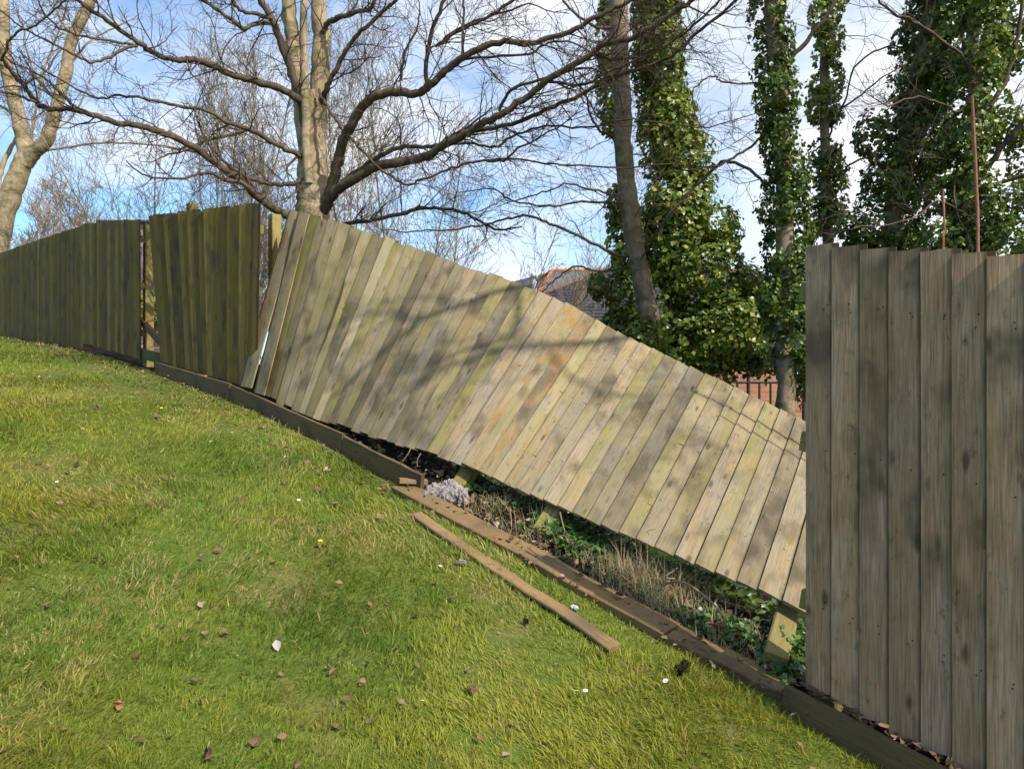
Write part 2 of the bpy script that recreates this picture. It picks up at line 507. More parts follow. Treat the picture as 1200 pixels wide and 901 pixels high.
def beam(mb, a, b, w_, h_, up=(0, 0, 1), tone=(.5, 0, 0), rnd=None, segs=6, wob=.0):
    """solid timber from a to b, w_ wide (sideways), h_ deep along up; chamfered cross-section"""
    a = np.asarray(a, float); b = np.asarray(b, float)
    d = nrm(b - a); side = nrm(np.cross(d, up)); u = nrm(np.cross(side, d))
    rnd = rng.random() * 9 if rnd is None else rnd
    c = min(w_, h_) * .08
    x, y = w_ / 2, h_ / 2
    sec = [(-x + c, -y), (x - c, -y), (x, -y + c), (x, y - c), (x - c, y), (-x + c, y), (-x, y - c), (-x, -y + c)]
    V, B = [], []
    Lh = np.linalg.norm(b - a)
    for j in range(segs + 1):
        t = j / segs
        p = a * (1 - t) + b * t + side * rng.normal(0, wob) + u * rng.normal(0, wob)
        for k, (sx, sy) in enumerate(sec):
            V.append(p + side * sx + u * sy)
            B.append(((sx + sy) , t * Lh, rnd))
    Fc = []
    for j in range(segs):
        for k in range(8):
            k2 = (k + 1) % 8
            Fc.append((j * 8 + k, j * 8 + k2, (j + 1) * 8 + k2, (j + 1) * 8 + k))
    Fc.append(tuple(range(7, -1, -1))); Fc.append(tuple(segs * 8 + k for k in range(8)))
    mb.add(V, Fc, B, tuple(tone) + (1,))

EXP = 0.115     # exposed width of a board
def solveT(B, tpx, tpy, length):
    r = np.array([(tpx - 600) / F, 1.0, -(tpy - HY) / F])
    a = r @ r; b = -2 * r @ B; c = B @ B - length ** 2
    disc = b * b - 4 * a * c
    if disc < 0:
        disc = 0
    return r * ((-b + math.sqrt(disc)) / (2 * a))

NF3 = np.array([NF[0], NF[1], 0]); U3 = np.array([U[0], U[1], 0])

class Ruled:
    def __init__(self, pairs, noff, length=1.8):
        S, B, T = [], [], []
        for i, (bx, by, tx, ty) in enumerate(pairs):
            no = noff(i / (len(pairs) - 1)) if callable(noff) else noff
            s = s_of(bx, no); d = (O0 + U * s + NF * no)[1]
            b = P(bx, by, d); t = solveT(b, tx, ty, length)
            S.append(s); B.append(b); T.append(t)
        k = np.argsort(S)
        self.S = np.array(S)[k]; self.B = np.array(B)[k]; self.T = np.array(T)[k]
    def _i(self, A, s):
        S = self.S
        if s < S[0]:
            i0, i1 = 0, 1
        elif s > S[-1]:
            i0, i1 = -2, -1
        else:
            return np.array([np.interp(s, S, A[:, k]) for k in range(3)])
        f = (s - S[i0]) / (S[i1] - S[i0])
        return A[i0] * (1 - f) + A[i1] * f
    def sm(self, A, s, w=.5):
        return (self._i(A, s - w) + 2 * self._i(A, s - w / 2) + 2 * self._i(A, s) + 2 * self._i(A, s + w / 2) + self._i(A, s + w)) / 8
    def at(self, s, v):
        b = self.sm(self.B, s, .3); t = self.sm(self.T, s, .3)
        return b * (1 - v) + t * v
    def normal(self, s):
        du = self.at(s + .05, .5) - self.at(s - .05, .5)
        dv = self.at(s, .6) - self.at(s, .4)
        n = nrm(np.cross(du, dv))
        return n if n @ NF3 > 0 or n[2] > 0 else -n

def ruled_boards(mb, R, s_hi, s_lo, tonef, mat_rows=9, **kw):
    """boards from uphill (s_hi) to downhill (s_lo); each one's downhill edge is thick and exposed"""
    s = s_hi; k = 0
    while s > s_lo + .03:
        e = EXP * rng.uniform(.93, 1.07)
        n_ = R.normal(s)
        sl, sr = s - e - .022, s
        # the thin downhill edge is covered by the next board
        board(mb, R.at(sl, 0), R.at(sr, 0), R.at(sl, 1), R.at(sr, 1), n_, tone=tonef(k, s), rnd=rng.random() * 40, **kw)
        s -= e; k += 1
    return k

# ---- right standing panel
def ft_right():
    root = empty('closeboard_fence', FP(0, 0, -1.40), 'upright grey featheredge fence panel standing nearest, cut off by the right edge', 'fence panel', 'closeboard fence panels')
    mb = MB()
    s = 0.0
    z0 = .524
    k = 0
    gb = [0.35, .5, .42, .30, .38, .35, .55, .4]
    while s > -2.1:
        e = EXP * rng.uniform(.95, 1.06)
        zt = z0 + .172 * s; zb = zt - 1.80 - .03 * (-s)
        sl, sr = s - e - .022, s
        tone = (gb[k % 8] + .05 + rng.uniform(-.12, .1), rng.uniform(.05, .45), 0)
        board(mb, FP(sl, 0, zb), FP(sr, 0, zb), FP(sl, 0, zt), FP(sr, 0, zt), NF3, thick0=.004, thick1=.020, tone=tone, rnd=rng.random() * 40, rows=12, warp=.003, ends=.003)
        s -= e; k += 1
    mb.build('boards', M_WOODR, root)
    for v in (.35, 1.0, 1.62):
        m2 = MB(); z = .524 - 1.8 + v
        beam(m2, FP(.035, -.032, z + .006), FP(-2.1, -.032, z - .36), .055, .08, tone=(.4, .5, 0)); m2.build('rail', M_POST, root)
    m2 = MB(); beam(m2, FP(-.04, -.115, -1.75), FP(-.04, -.115, .36), .1, .1, up=NF3, tone=(.4, .6, 0)); m2.build('post', M_POST, root)
    m2 = MB(); beam(m2, FP(-1.9, -.115, -2.1), FP(-1.9, -.115, .02), .1, .1, up=NF3, tone=(.4, .6, 0)); m2.build('post', M_POST, root)
ft_right()

# ---- collapsed panels
LEFT = [(281, 452, 340, 246), (312, 462, 362, 250), (337, 478, 402, 264), (360, 487, 440, 275), (383, 495, 475, 286), (420, 507, 521, 304), (467, 521, 575, 322), (502, 530, 617, 337), (522, 535, 640, 345), (541, 542, 662, 351)]
RIGHT = [(548, 548, 676, 361), (559, 553, 686, 370), (575, 560, 698, 377), (637, 588, 749, 403), (706, 617, 810, 432), (755, 637, 850, 450), (810, 661, 893, 471), (829, 669, 910, 480), (881, 691, 945, 496), (907, 702, 964, 506), (945, 719, 992, 522)]
RL = RR = Ruled(LEFT + RIGHT, lambda t: float(np.interp(t, [0, .47, 1], [-.03, -.20, -.35])))

def post_foot(R, sp, off):
    nn = R.normal(sp); lo = 0.0
    while lo > -.16:
        p = R.at(sp, lo) - nn * off
        if p[2] < float(height(p[0], p[1])) - .03: break
        lo -= .01
    return lo

def ft_collapsed():
    s1 = s_of(304, -.04); s0 = s_of(549, -.20)
    root = empty('closeboard_fence', FP(s1, 0, base(s1)), 'upper collapsed fence panel leaning back below the big bare tree, green tinged boards', 'fence panel', 'closeboard fence panels')
    n = int((s1 - s0) / EXP)
    def tone(k, s):
        f = k / n
        t = .42 + rng.normal(0, .22) + .12 * f
        al = np.clip(.85 - .75 * f + rng.normal(0, .18), 0, 1)
        if k in (3, 4, 6, 7): t += .2
        if k in (5, 8): t -= .05
        if k == n - 3: t -= .15; al = .9
        return (t, al, .75 if f > .96 else (rng.random() < .08) * .5)
    mb = MB()
    ruled_boards(mb, RL, s1, s0 - .03, tone, warp=.004, ends=.008)
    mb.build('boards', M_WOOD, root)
    # two loose boards at the uphill end, kicked out at the foot
    for i, (bx, by, bx2, by2, tx, ty, tx2, ty2) in enumerate([(281, 452, 296, 455, 340, 247, 353, 249), (298, 458, 311, 462, 350, 248, 363, 251)]):
        m2 = MB()
        no = .035 - .02 * i
        def q(x, y, n0=no):
            s = s_of(x, n0); return P(x, y, (O0 + U * s + NF * n0)[1])
        B0, B1 = q(bx, by), q(bx2, by2)
        nn = RL.normal(s1)
        T0 = solveT(B0, tx, ty, 1.8); T1 = T0 + (RL.at(s1 - .01 - .06 * i, 1) - RL.at(s1 + .12 - .06 * i, 1))
        T1 = solveT(B1, tx2, ty2, 1.8)
        board(m2, B0, B1, T0, T1, nn, .006, .014, (.62 - .15 * i, .45, 0), rng.random() * 30, warp=.008)
        oo = m2.build('loose_board', M_WOOD, root)
        oo['label'] = ['outermost loose board kicked out at its foot, yellow edge', 'second loose board in its own shade'][i]
    for v in (.2, .55, .87):
        m2 = MB()
        seg = np.linspace(s0 + .1, s1 - .02, 8)
        for a_, b_ in zip(seg[:-1], seg[1:]):
            na = RL.normal(a_); beam(m2, RL.at(a_, v) - na * .035, RL.at(b_, v) - na * .035, .05, .08, up=(0, 0, 1), tone=(.35, .4, 0), segs=1)
        m2.build('rail', M_POST, root)
    for sp, lo in ((s1 - .7, -.05), (s_of(543, -.2), -.12)):
        m2 = MB(); nn = RL.normal(sp)
        lo = post_foot(RL, sp, .12)
        beam(m2, RL.at(sp, lo) - nn * .12, RL.at(sp, .92) - nn * .12, .1, .1, up=nn, tone=(.3, .5, 0)); m2.build('post', M_POST, root)

    s1 = s_of(546, -.20); s0 = s_of(950, -.35)
    root = empty('closeboard_fence', FP(s1, 0, base(s1)), 'lower collapsed fence panel lying almost flat, pale sunlit boards, orange stained uphill end', 'fence panel', 'closeboard fence panels')
    n = int((s1 - s0) / EXP)
    pat = [.45, .5, .55, .62, .66, .7, .62, .66, .45, .62, .42, .62, .66, .52, .6, .6, .42, .45, .66, .5, .74, .48, .6]
    def tone2(k, s):
        og = .75 if k < 2 else (.3 if k < 4 else .12 * rng.random())
        return (pat[k % len(pat)] + rng.normal(0, .14), np.clip(rng.normal(.28, .22) + (.4 if k in (9, 11) else 0), 0, 1), og)
    mb = MB()
    ruled_boards(mb, RR, s1, s0, tone2, warp=.002, ends=.003)
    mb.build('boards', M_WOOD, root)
    for v in (.17, .52, .86):
        m2 = MB()
        seg = np.linspace(s0 - .03, s1 - .05, 8)
        for a_, b_ in zip(seg[:-1], seg[1:]):
            na = RR.normal(a_); beam(m2, RR.at(a_, v) - na * .035, RR.at(b_, v) - na * .035, .05, .08, up=(0, 0, 1), tone=(.35, .4, 0), segs=1)
        m2.build('rail', M_POST, root)
    for i, (bx, lo, tn) in enumerate(((640, -.085, (.45, .95, 0)), (925, -.11, (.3, .35, .2)))):
        sp = s_of(bx, -.22 - .12 * i)
        m2 = MB(); nn = RR.normal(sp)
        lo = post_foot(RR, sp, .10)
        beam(m2, RR.at(sp, lo) - nn * .10, RR.at(sp, .9) - nn * .11, .105, .1, up=nn, tone=tn)
        oo = m2.build('post', M_POST, root)
        oo['label'] = ['mossy green snapped post stub under the boards', 'pale sunlit snapped post stub under the lower corner'][i]
ft_collapsed()

# ---- uphill panels
def quad_panel(label, bl, br, tl, tr, dl, dr, dtl, dtr, tonef, post=(), posth=1.9, step=.115, mat=M_WOODD):
    BL, BR, TL, TR = P(*bl, dl), P(*br, dr), P(*tl, dtl), P(*tr, dtr)
    root = empty('closeboard_fence', BR, label, 'fence panel', 'closeboard fence panels')
    n = max(3, int(round(np.linalg.norm(BR - BL) / step)))
    mb = MB(); nn = nrm(np.cross(BR - BL, TL - BL)); nn = nn if nn @ NF3 > 0 else -nn
    for k in range(n):
        b = k / n; a = min((k + 1.18) / n, 1)
        board(mb, BL * (1 - a) + BR * a, BL * (1 - b) + BR * b, TL * (1 - a) + TR * a, TL * (1 - b) + TR * b, nn,
              thick0=.004, thick1=.016, tone=tonef(k, n), rnd=rng.random() * 40, rows=6, warp=.003, ends=.006)
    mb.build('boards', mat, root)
    for v in (.18, .52, .86):
        m2 = MB()
        ra = BL * (1 - v) + TL * v - nn * .035; rb = BR * (1 - v) + TR * v - nn * .035
        beam(m2, ra, rb + (ra - rb) * .02, .05, .08, tone=(.3, .6, 0)); m2.build('rail', M_POST, root)
    for f, extra in post:
        p = BL * (1 - f) + BR * f - nn * .12; t = TL * (1 - f) + TR * f - nn * .12
        m2 = MB(); beam(m2, p - nrm(t - p) * .3, t + nrm(t - p) * extra, .1, .1, up=nn, tone=(.45, .45, 0)); m2.build('post', M_POST, root)
    return root

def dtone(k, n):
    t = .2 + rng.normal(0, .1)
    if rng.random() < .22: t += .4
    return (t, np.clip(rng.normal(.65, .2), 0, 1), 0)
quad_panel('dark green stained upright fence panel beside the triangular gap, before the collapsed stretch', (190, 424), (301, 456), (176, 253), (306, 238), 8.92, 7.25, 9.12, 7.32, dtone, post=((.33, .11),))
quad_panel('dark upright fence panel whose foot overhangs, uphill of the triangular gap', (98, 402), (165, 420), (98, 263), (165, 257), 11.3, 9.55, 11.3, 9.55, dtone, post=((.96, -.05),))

def uphill_run(label, sa, sb, h, light):
    root = empty('closeboard_fence', FP(sa, 0, base(sa)), label, 'fence panel', 'closeboard fence panels')
    mb = MB(); s = sb; k = 0
    def zt(s): return np.interp(s, [10.8, 13, 17, 22, 30], [2.12, 2.24, 2.43, 2.68, 3.0])
    while s > sa + .02:
        e = min(EXP * rng.uniform(.95, 1.05), s - sa)
        zb = float(base(s)) - .02
        t = .22 + rng.normal(0, .1) + (.35 if rng.random() < light else 0)
        board(mb, FP(max(s - e - .02, sa), 0, zb), FP(s, 0, zb), FP(max(s - e - .02, sa), 0, zt(s)), FP(s, 0, zt(s)), NF3, tone=(t, np.clip(rng.normal(.6, .2), 0, 1), 0), rnd=rng.random() * 40, rows=5, warp=.003, ends=.005)
        s -= e; k += 1
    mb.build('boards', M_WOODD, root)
    for v in (.3, 1.4):
        m2 = MB(); beam(m2, FP(sa, -.035, float(base(sa)) + v), FP(sb, -.035, float(base(sb)) + v), .05, .08, tone=(.3, .6, 0)); m2.build('rail', M_POST, root)
    m2 = MB(); beam(m2, FP(sb, -.12, float(base(sb)) - .3), FP(sb, -.12, zt(sb) - .05), .1, .1, up=NF3, tone=(.3, .6, 0)); m2.build('post', M_POST, root)
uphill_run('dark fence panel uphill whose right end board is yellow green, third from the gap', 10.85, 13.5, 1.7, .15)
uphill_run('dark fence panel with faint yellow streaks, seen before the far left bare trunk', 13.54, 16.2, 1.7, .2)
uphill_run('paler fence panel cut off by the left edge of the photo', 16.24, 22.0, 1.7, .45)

# post between the dark panel and the collapsed one
mb = MB()
pd = 8.0
beam(mb, P(322, 470, pd), P(322, 252, pd), .105, .1, up=NF3, tone=(.75, .45, 0))
tag(mb.build('fence_post', M_POST), 'yellow green fence post standing in the gap beside the collapsed panels', 'post')
mb = MB()
beam(mb, P(166, 376, 9.75), P(196, 410, 9.0), .05, .075, tone=(.2, .2, 0))
tag(mb.build('fence_brace', M_GRAVEL), 'dark loose timber slanting across the triangular fence gap', 'timber')
mb = MB()
beam(mb, P(160, 413, 9.75), P(197, 422, 8.95), .03, .12, tone=(.35, 1, 0))
tag(mb.build('mossy_board', M_GRAVEL), 'mossy green board lying level across the foot of the fence gap', 'timber')

# gravel boards still standing on edge
for i, (sa, sb, dz, tl) in enumerate(((5.66, 7.72, .0, 0), (3.62, 5.64, .0, 0), (2.62, 3.60, -.01, .06))):
    mb = MB()
    a = FP(sa, .05, float(base(sa)) + .065 + dz); b = FP(sb, .05, float(base(sb)) + .055)
    beam(mb, a, b, .026, .175, up=nrm(np.array([0, 0, 1]) + NF3 * tl), tone=(.35, .25, 0), wob=.002, segs=8)
    tag(mb.build('gravel_board_timber', M_GRAVEL),
        ['dark gravel board on edge under the dark upright fence panel', 'dark gravel board on edge under the upper collapsed panel', 'short gravel board on edge ending beside the pale fluffy lump'][i], 'gravel board', 'gravel boards')
mb = MB()
beam(mb, FP(-2.2, .06, -1.80), FP(.075, .06, -1.345), .028, .16, tone=(.28, .3, 0), wob=.002, segs=8)
tag(mb.build('gravel_board_timber', M_GRAVEL), 'dark gravel board on edge under the nearest upright fence panel', 'gravel board', 'gravel boards')
mb = MB()
beam(mb, P(543, 545, 5.0), G(556, 590) * [1, 1, 1] + [0, 0, -.05], .1, .05, up=NF3, tone=(.15, .2, 0))

# fallen planks
def flat_plank(name, pts, width, th, label, tone, lift=.02, tilt=0.0, cat='plank'):
    mb = MB()
    g = [G(*p) for p in pts]
    g = [p + np.array([0, 0, lift]) for p in g]
    rn = rng.random() * 9
    V, B = [], []; Lc = 0
    for i, p in enumerate(g):
        d = nrm(g[min(i + 1, len(g) - 1)] - g[max(i - 1, 0)])
        upv = nrm(np.array([0, 0, 1]) + tilt * NF3); side = nrm(np.cross(d, upv)); u = nrm(np.cross(side, d))
        if i: Lc += np.linalg.norm(p - g[i - 1])
        p = p + rng.normal(0, .003, 3)
        x, y, c = width / 2 * rng.uniform(.95, 1.04), th / 2, .005
        for sx, sy in [(-x + c, -y), (x - c, -y), (x, -y + c), (x, y - c), (x - c, y), (-x + c, y), (-x, y - c), (-x, -y + c)]:
            V.append(p + side * sx + u * sy); B.append((sx + sy, Lc, rn))
    n = len(g); Fc = [(j * 8 + k, j * 8 + (k + 1) % 8, (j + 1) * 8 + (k + 1) % 8, (j + 1) * 8 + k) for j in range(n - 1) for k in range(8)]
    Fc += [tuple(range(7, -1, -1)), tuple((n - 1) * 8 + k for k in range(8))]
    mb.add(V, Fc, B, tuple(tone) + (1,))
    return tag(mb.build(name, M_PLANK), label, cat, 'fallen planks')
def lin(p, q, n=7): return [(p[0] + (q[0] - p[0]) * i / n, p[1] + (q[1] - p[1]) * i / n) for i in range(n + 1)]
flat_plank('fallen_plank', lin((470, 575), (786, 747), 6), .15, .045, 'long brown plank lying flat along the hollow, running from the fluffy lump', (.5, .1, .25), .022, .10)
flat_plank('fallen_plank', lin((789, 749), (922, 817), 4), .14, .05, 'short brown plank end running on to the nearest upright panel, dark knot at its tip', (.42, .15, .3), .02, .15)
flat_plank('fallen_plank', lin((488, 608), (722, 766), 7), .07, .022, 'narrow tan plank sunk in the lawn, lowest of the fallen boards', (.72, .12, .25), .022, .15)
mb = MB(); a = G(468, 576); b = G(497, 578)
beam(mb, a + [0, 0, .07], b + [0.02, 0, .075], .09, .03, tone=(.75, .1, 0), segs=2)
tag(mb.build('wood_offcut', M_PLANK), 'short pale wood offcut at the upper end of the long fallen plank', 'offcut')

# ------------------------------------------------------------------ trees: tubes
class Tubes:
    def __init__(self): self.V = []; self.I = []; self.n = 0
    def tube(self, pts, rr, sides=4):
        pts = np.asarray(pts, float); rr = np.asarray(rr, float); k = len(pts)
        t = np.gradient(pts, axis=0); t /= (np.linalg.norm(t, axis=1)[:, None] + 1e-9)
        m = t.mean(0); ref = np.eye(3)[np.argmin(np.abs(m))]
        a = np.cross(t, ref); a /= (np.linalg.norm(a, axis=1)[:, None] + 1e-9); b = np.cross(t, a)
        ang = np.arange(sides) * 2 * math.pi / sides
        ring = pts[:, None, :] + rr[:, None, None] * (np.cos(ang)[None, :, None] * a[:, None, :] + np.sin(ang)[None, :, None] * b[:, None, :])
        self.V.append(ring.reshape(-1, 3))
        i = np.arange(k - 1)[:, None] * sides; j = np.arange(sides)[None, :]; j2 = (j + 1) % sides
        q = np.stack([i + j, i + j2, i + sides + j2, i + sides + j], -1).reshape(-1, 4) + self.n
        self.I.append(q); self.n += k * sides
    def build(self, name, mat, parent):
        return fast_mesh(name, np.concatenate(self.V), 4, np.concatenate(self.I).ravel(), mat, parent, smooth=True)

def spline(pts, k=5):
    pts = np.asarray(pts, float)
    if len(pts) < 3:
        return np.array([pts[0] + (pts[-1] - pts[0]) * t for t in np.linspace(0, 1, k + 1)])
    Pd = np.vstack([2 * pts[0] - pts[1], pts, 2 * pts[-1] - pts[-2]])
    outp = []
    for i in range(len(pts) - 1):
        p0, p1, p2, p3 = Pd[i:i + 4]
        for t in np.arange(k) / k:
            outp.append(.5 * ((2 * p1) + (-p0 + p2) * t + (2 * p0 - 5 * p1 + 4 * p2 - p3) * t * t + (-p0 + 3 * p1 - 3 * p2 + p3) * t ** 3))
    outp.append(pts[-1])
    return np.array(outp)

def rdir(d, ang):
    r = rng.normal(size=3); r -= d * (r @ d); r = nrm(r)
    return nrm(d * math.cos(ang) + r * math.sin(ang))

def grow(T, p, d, Ln, r, lvl, maxl, nc, up=.05, wander=.22, rmin=.0019, ang=(.45, 1.0)):
    k = int(np.clip(Ln / .09, 3, 7)); st = Ln / k
    pts = [p]; ds = [d]
    for i in range(k):
        d = nrm(d + rng.normal(0, wander, 3) + np.array([0, 0, up])); p = p + d * st
        pts.append(p); ds.append(d)
    rr = np.linspace(r, max(rmin * .8, r * .4), k + 1)
    T.tube(pts, rr, 3 if r < .008 else 5)
    if lvl >= maxl: return
    for c in range(nc[lvl]):
        t = rng.uniform(.15, 1.0); i = min(k, int(t * k))
        grow(T, pts[i], rdir(ds[i], rng.uniform(*ang)), Ln * rng.uniform(.35, .7), max(rmin, rr[i] * .62), lvl + 1, maxl, nc, up, wander, rmin, ang)

def limb(T, px, d0, d1, w0, w1, sides=7, twig=None, tl=(.35, .9), dens=.16, Tt=None, dpth=None, nc=(0, 4, 3), start=0.15, up=.04, maxl=2):
    """px: list of photo points; depths d0..d1 ; widths in photo pixels"""
    n = len(px)
    d = np.linspace(d0, d1, n) if dpth is None else np.array(dpth)
    pts = spline([P(x, y, dd) for (x, y), dd in zip(px, d)], 5)
    pts[1:-1] += rng.normal(0, .006, (len(pts) - 2, 3))
    dd = np.interp(np.linspace(0, 1, len(pts)), np.linspace(0, 1, n), d)
    rr = np.linspace(w0, w1, len(pts)) * (.86 if Tt is not None else 1) / F * dd / 2 * rng.uniform(.93, 1.07, len(pts))
    T.tube(pts, rr, sides)
    if Tt is not None:
        seg = np.linalg.norm(np.diff(pts, axis=0), axis=1); L_ = np.concatenate([[0], np.cumsum(seg)])
        q = L_[-1] * start
        while q < L_[-1]:
            i = min(len(pts) - 2, np.searchsorted(L_, q) - 1); i = max(i, 0)
            dr = nrm(pts[i + 1] - pts[i])
            grow(Tt, pts[i], rdir(dr, rng.uniform(.5, 1.2)), rng.uniform(*tl), min(rr[i] * .4, .008), 1, maxl + 1 - 0, nc, up)
            q += rng.uniform(.5, 1.5) * dens
        grow(Tt, pts[-1], nrm(pts[-1] - pts[-2]), rng.uniform(*tl), rr[-1], 1, maxl + 1, nc, up)
    return pts, rr

# ---- the big bare tree
def big_tree():
    base_p = P(371, 300, 9.2); base_p[2] = float(height(base_p[0], base_p[1]))
    root = empty('bare_tree', base_p, 'large bare tree with smooth pale trunk and wide low limbs behind the collapsed panels', 'tree')
    Tk = Tubes(); Tl = Tubes(); Tw = Tubes()
    bp = (371, HY - base_p[2] / 9.2 * F + 10)
    limb(Tk, [bp, (371, 300), (369, 262), (367, 232), (367, 205), (367, 170), (366, 135), (366, 108)], 9.2, 9.2, 46, 30, 14)
    limb(Tk, [(368, 190), (371, 150), (374, 100), (376, 50), (373, 0), (374, -70), (380, -160)], 9.2, 9.1, 25, 15, 12)
    limb(Tk, [(362, 190), (356, 150), (350, 95), (342, 45), (338, 0), (334, -70)], 9.2, 9.4, 21, 15, 12)
    limb(Tk, [(362, 215), (359, 170), (357, 90), (356, 30), (356, -60)], 9.02, 8.9, 11, 8, 9)
    A = dict(Tt=Tw, nc=(0, 4, 3))
    q = [
        ([(358, 150), (352, 112), (340, 80), (328, 45), (318, 22), (300, -10), (290, -40)], 9.1, 8.6, 13, 8),
        ([(318, 22), (300, 17), (280, 12), (268, -8)], 8.7, 8.2, 6, 4),
        ([(320, 26), (300, 28), (285, 34), (270, 22), (240, 2), (222, -15)], 8.8, 8.0, 7, 4),
        ([(362, 122), (352, 118), (335, 107), (300, 95), (270, 87), (250, 78), (235, 72), (215, 69), (200, 70), (180, 62), (165, 52), (140, 35), (115, 17), (90, 0), (70, -15)], 9.1, 7.3, 11, 5),
        ([(160, 54), (150, 56), (125, 68), (108, 73), (90, 65), (60, 50), (30, 35), (0, 12)], 7.8, 7.0, 5, 2),
        ([(160, 54), (130, 48), (90, 41), (60, 25), (40, -5)], 7.8, 7.0, 4, 2),
        ([(368, 262), (342, 255), (307, 235), (290, 217), (277, 209), (255, 193), (238, 180), (222, 170), (200, 160), (167, 148), (140, 145), (117, 138), (93, 130), (58, 127), (42, 120), (30, 103), (17, 87), (3, 72), (-20, 55)], 9.2, 7.0, 12, 5),
        ([(42, 120), (20, 112), (0, 108), (-25, 105)], 7.4, 7.0, 4, 3),
        ([(3, 72), (10, 50), (20, 38), (38, 32), (60, 15), (82, -4)], 7.1, 6.6, 4, 2.5),
        ([(110, 137), (80, 118), (60, 100), (40, 85), (12, 72)], 7.7, 7.2, 3, 2),
        ([(300, 228), (285, 215), (270, 213), (245, 203), (225, 206)], 8.7, 8.4, 7, 4),
        ([(362, 210), (347, 214), (330, 217), (310, 214), (290, 208), (270, 195), (250, 175), (235, 150)], 9.1, 8.5, 8, 3),
        ([(362, 186), (352, 182), (335, 175), (310, 162), (295, 153), (280, 148), (265, 143), (240, 130), (210, 125), (180, 118), (140, 112), (115, 115), (90, 105)], 9.1, 7.9, 8, 2.5),
        ([(290, 152), (265, 160), (240, 165), (215, 178), (195, 182)], 8.8, 8.3, 5, 2),
        ([(350, 183), (340, 192), (336, 200), (342, 208)], 9, 8.8, 4, 2),
        ([(374, 105), (380, 120), (388, 132), (400, 150), (420, 172), (440, 193), (460, 208), (478, 217), (500, 209), (530, 197), (560, 189), (590, 188), (610, 172)], 9.0, 8.0, 4, 3),
        ([(374, 262), (380, 246), (386, 228), (392, 205), (398, 180), (404, 160), (412, 145), (425, 125), (440, 113), (460, 108), (485, 110), (500, 103), (515, 90), (535, 72), (560, 58), (590, 48), (615, 52), (640, 46), (670, 37), (700, 20), (725, 8), (760, -8)], 9.2, 7.4, 17, 5),
        ([(376, 255), (384, 238), (396, 222), (412, 212), (440, 196), (470, 190), (500, 183), (520, 170), (545, 158), (565, 145), (585, 135), (620, 112), (650, 88), (680, 72), (710, 52), (740, 45), (770, 27), (800, 8), (820, -10)], 9.15, 7.0, 15, 6),
        ([(400, 214), (430, 192), (450, 180), (470, 173), (500, 172), (518, 169)], 9.0, 8.5, 7, 5),
        ([(550, 155), (600, 145), (640, 128), (680, 112), (710, 95), (740, 84), (780, 70), (810, 45), (840, 20), (870, -5)], 8.2, 7.0, 6, 4),
        ([(378, 268), (400, 263), (430, 259), (465, 252), (490, 245), (505, 244), (530, 246), (550, 253), (570, 263)], 9.2, 8.6, 6, 4),
        ([(690, 62), (720, 70), (760, 62), (800, 40), (830, 15), (850, -8)], 7.6, 7.0, 5, 3),
        ([(640, 96), (680, 100), (720, 82), (770, 60), (800, 38)], 7.8, 7.1, 4, 2),
        ([(500, 106), (500, 80), (505, 40), (515, 15), (524, -12)], 8.6, 8.3, 7, 5),
        ([(376, 120), (383, 105), (392, 85), (402, 65), (415, 45), (430, 32), (450, 12), (475, -8)], 9.1, 8.5, 8, 5),
        ([(376, 42), (385, 28), (395, 22), (415, 15), (436, 8), (440, -12)], 9.1, 8.6, 8, 5),
        ([(436, 8), (445, 16), (440, 20)], 8.8, 8.7, 3, 2),
        ([(541, 70), (543, 30), (544, 0), (545, -20)], 8.3, 8.1, 4, 3),
        ([(470, 95), (475, 60), (488, 35), (492, 15)], 8.7, 8.5, 4, 2),
        ([(510, 55), (540, 35), (570, 22), (602, 0)], 8.4, 8.0, 4, 4),
        ([(510, 55), (530, 38), (545, 30), (575, 18), (600, 12)], 8.5, 8.0, 3, 3),
        ([(585, 130), (600, 105), (640, 92), (680, 80)], 8.1, 7.7, 5, 3),
        ([(520, 170), (550, 168), (580, 172), (600, 160), (640, 148), (690, 150), (730, 140), (790, 146), (830, 150)], 8.5, 7.4, 4, 2),
        ([(560, 190), (600, 186), (640, 192), (690, 195), (740, 196), (790, 192)], 8.2, 7.4, 3, 2),
        ([(540, 70), (580, 66), (620, 63), (650, 48), (690, 60), (720, 95)], 8.2, 7.4, 4, 2),
    ]
    for px, a, b, w0, w1 in q:
        big = w0 > 9
        limb(Tl, px, a, b, w0, w1, 9 if big else 6, dens=.12, start=.22 if big else .1, tl=(.3, .8), **A)
    # crown continuing above the picture
    for i in range(16):
        x0 = rng.uniform(300, 420); 
        pts = [(x0, -60 - rng.uniform(0, 60)), (x0 + rng.normal(0, 70), -170), (x0 + rng.normal(0, 150), -280), (x0 + rng.normal(0, 220), -380)]
        limb(Tl, pts, 9.1, rng.uniform(7.8, 10.4), 8, 3, 6, dens=.3, tl=(.4, 1.0), Tt=Tw, nc=(0, 3, 2))
    Tk.build('trunk', M_BARK, root); Tl.build('limbs', M_TWIG, root); Tw.build('twigs', M_TWIG, root)
big_tree()

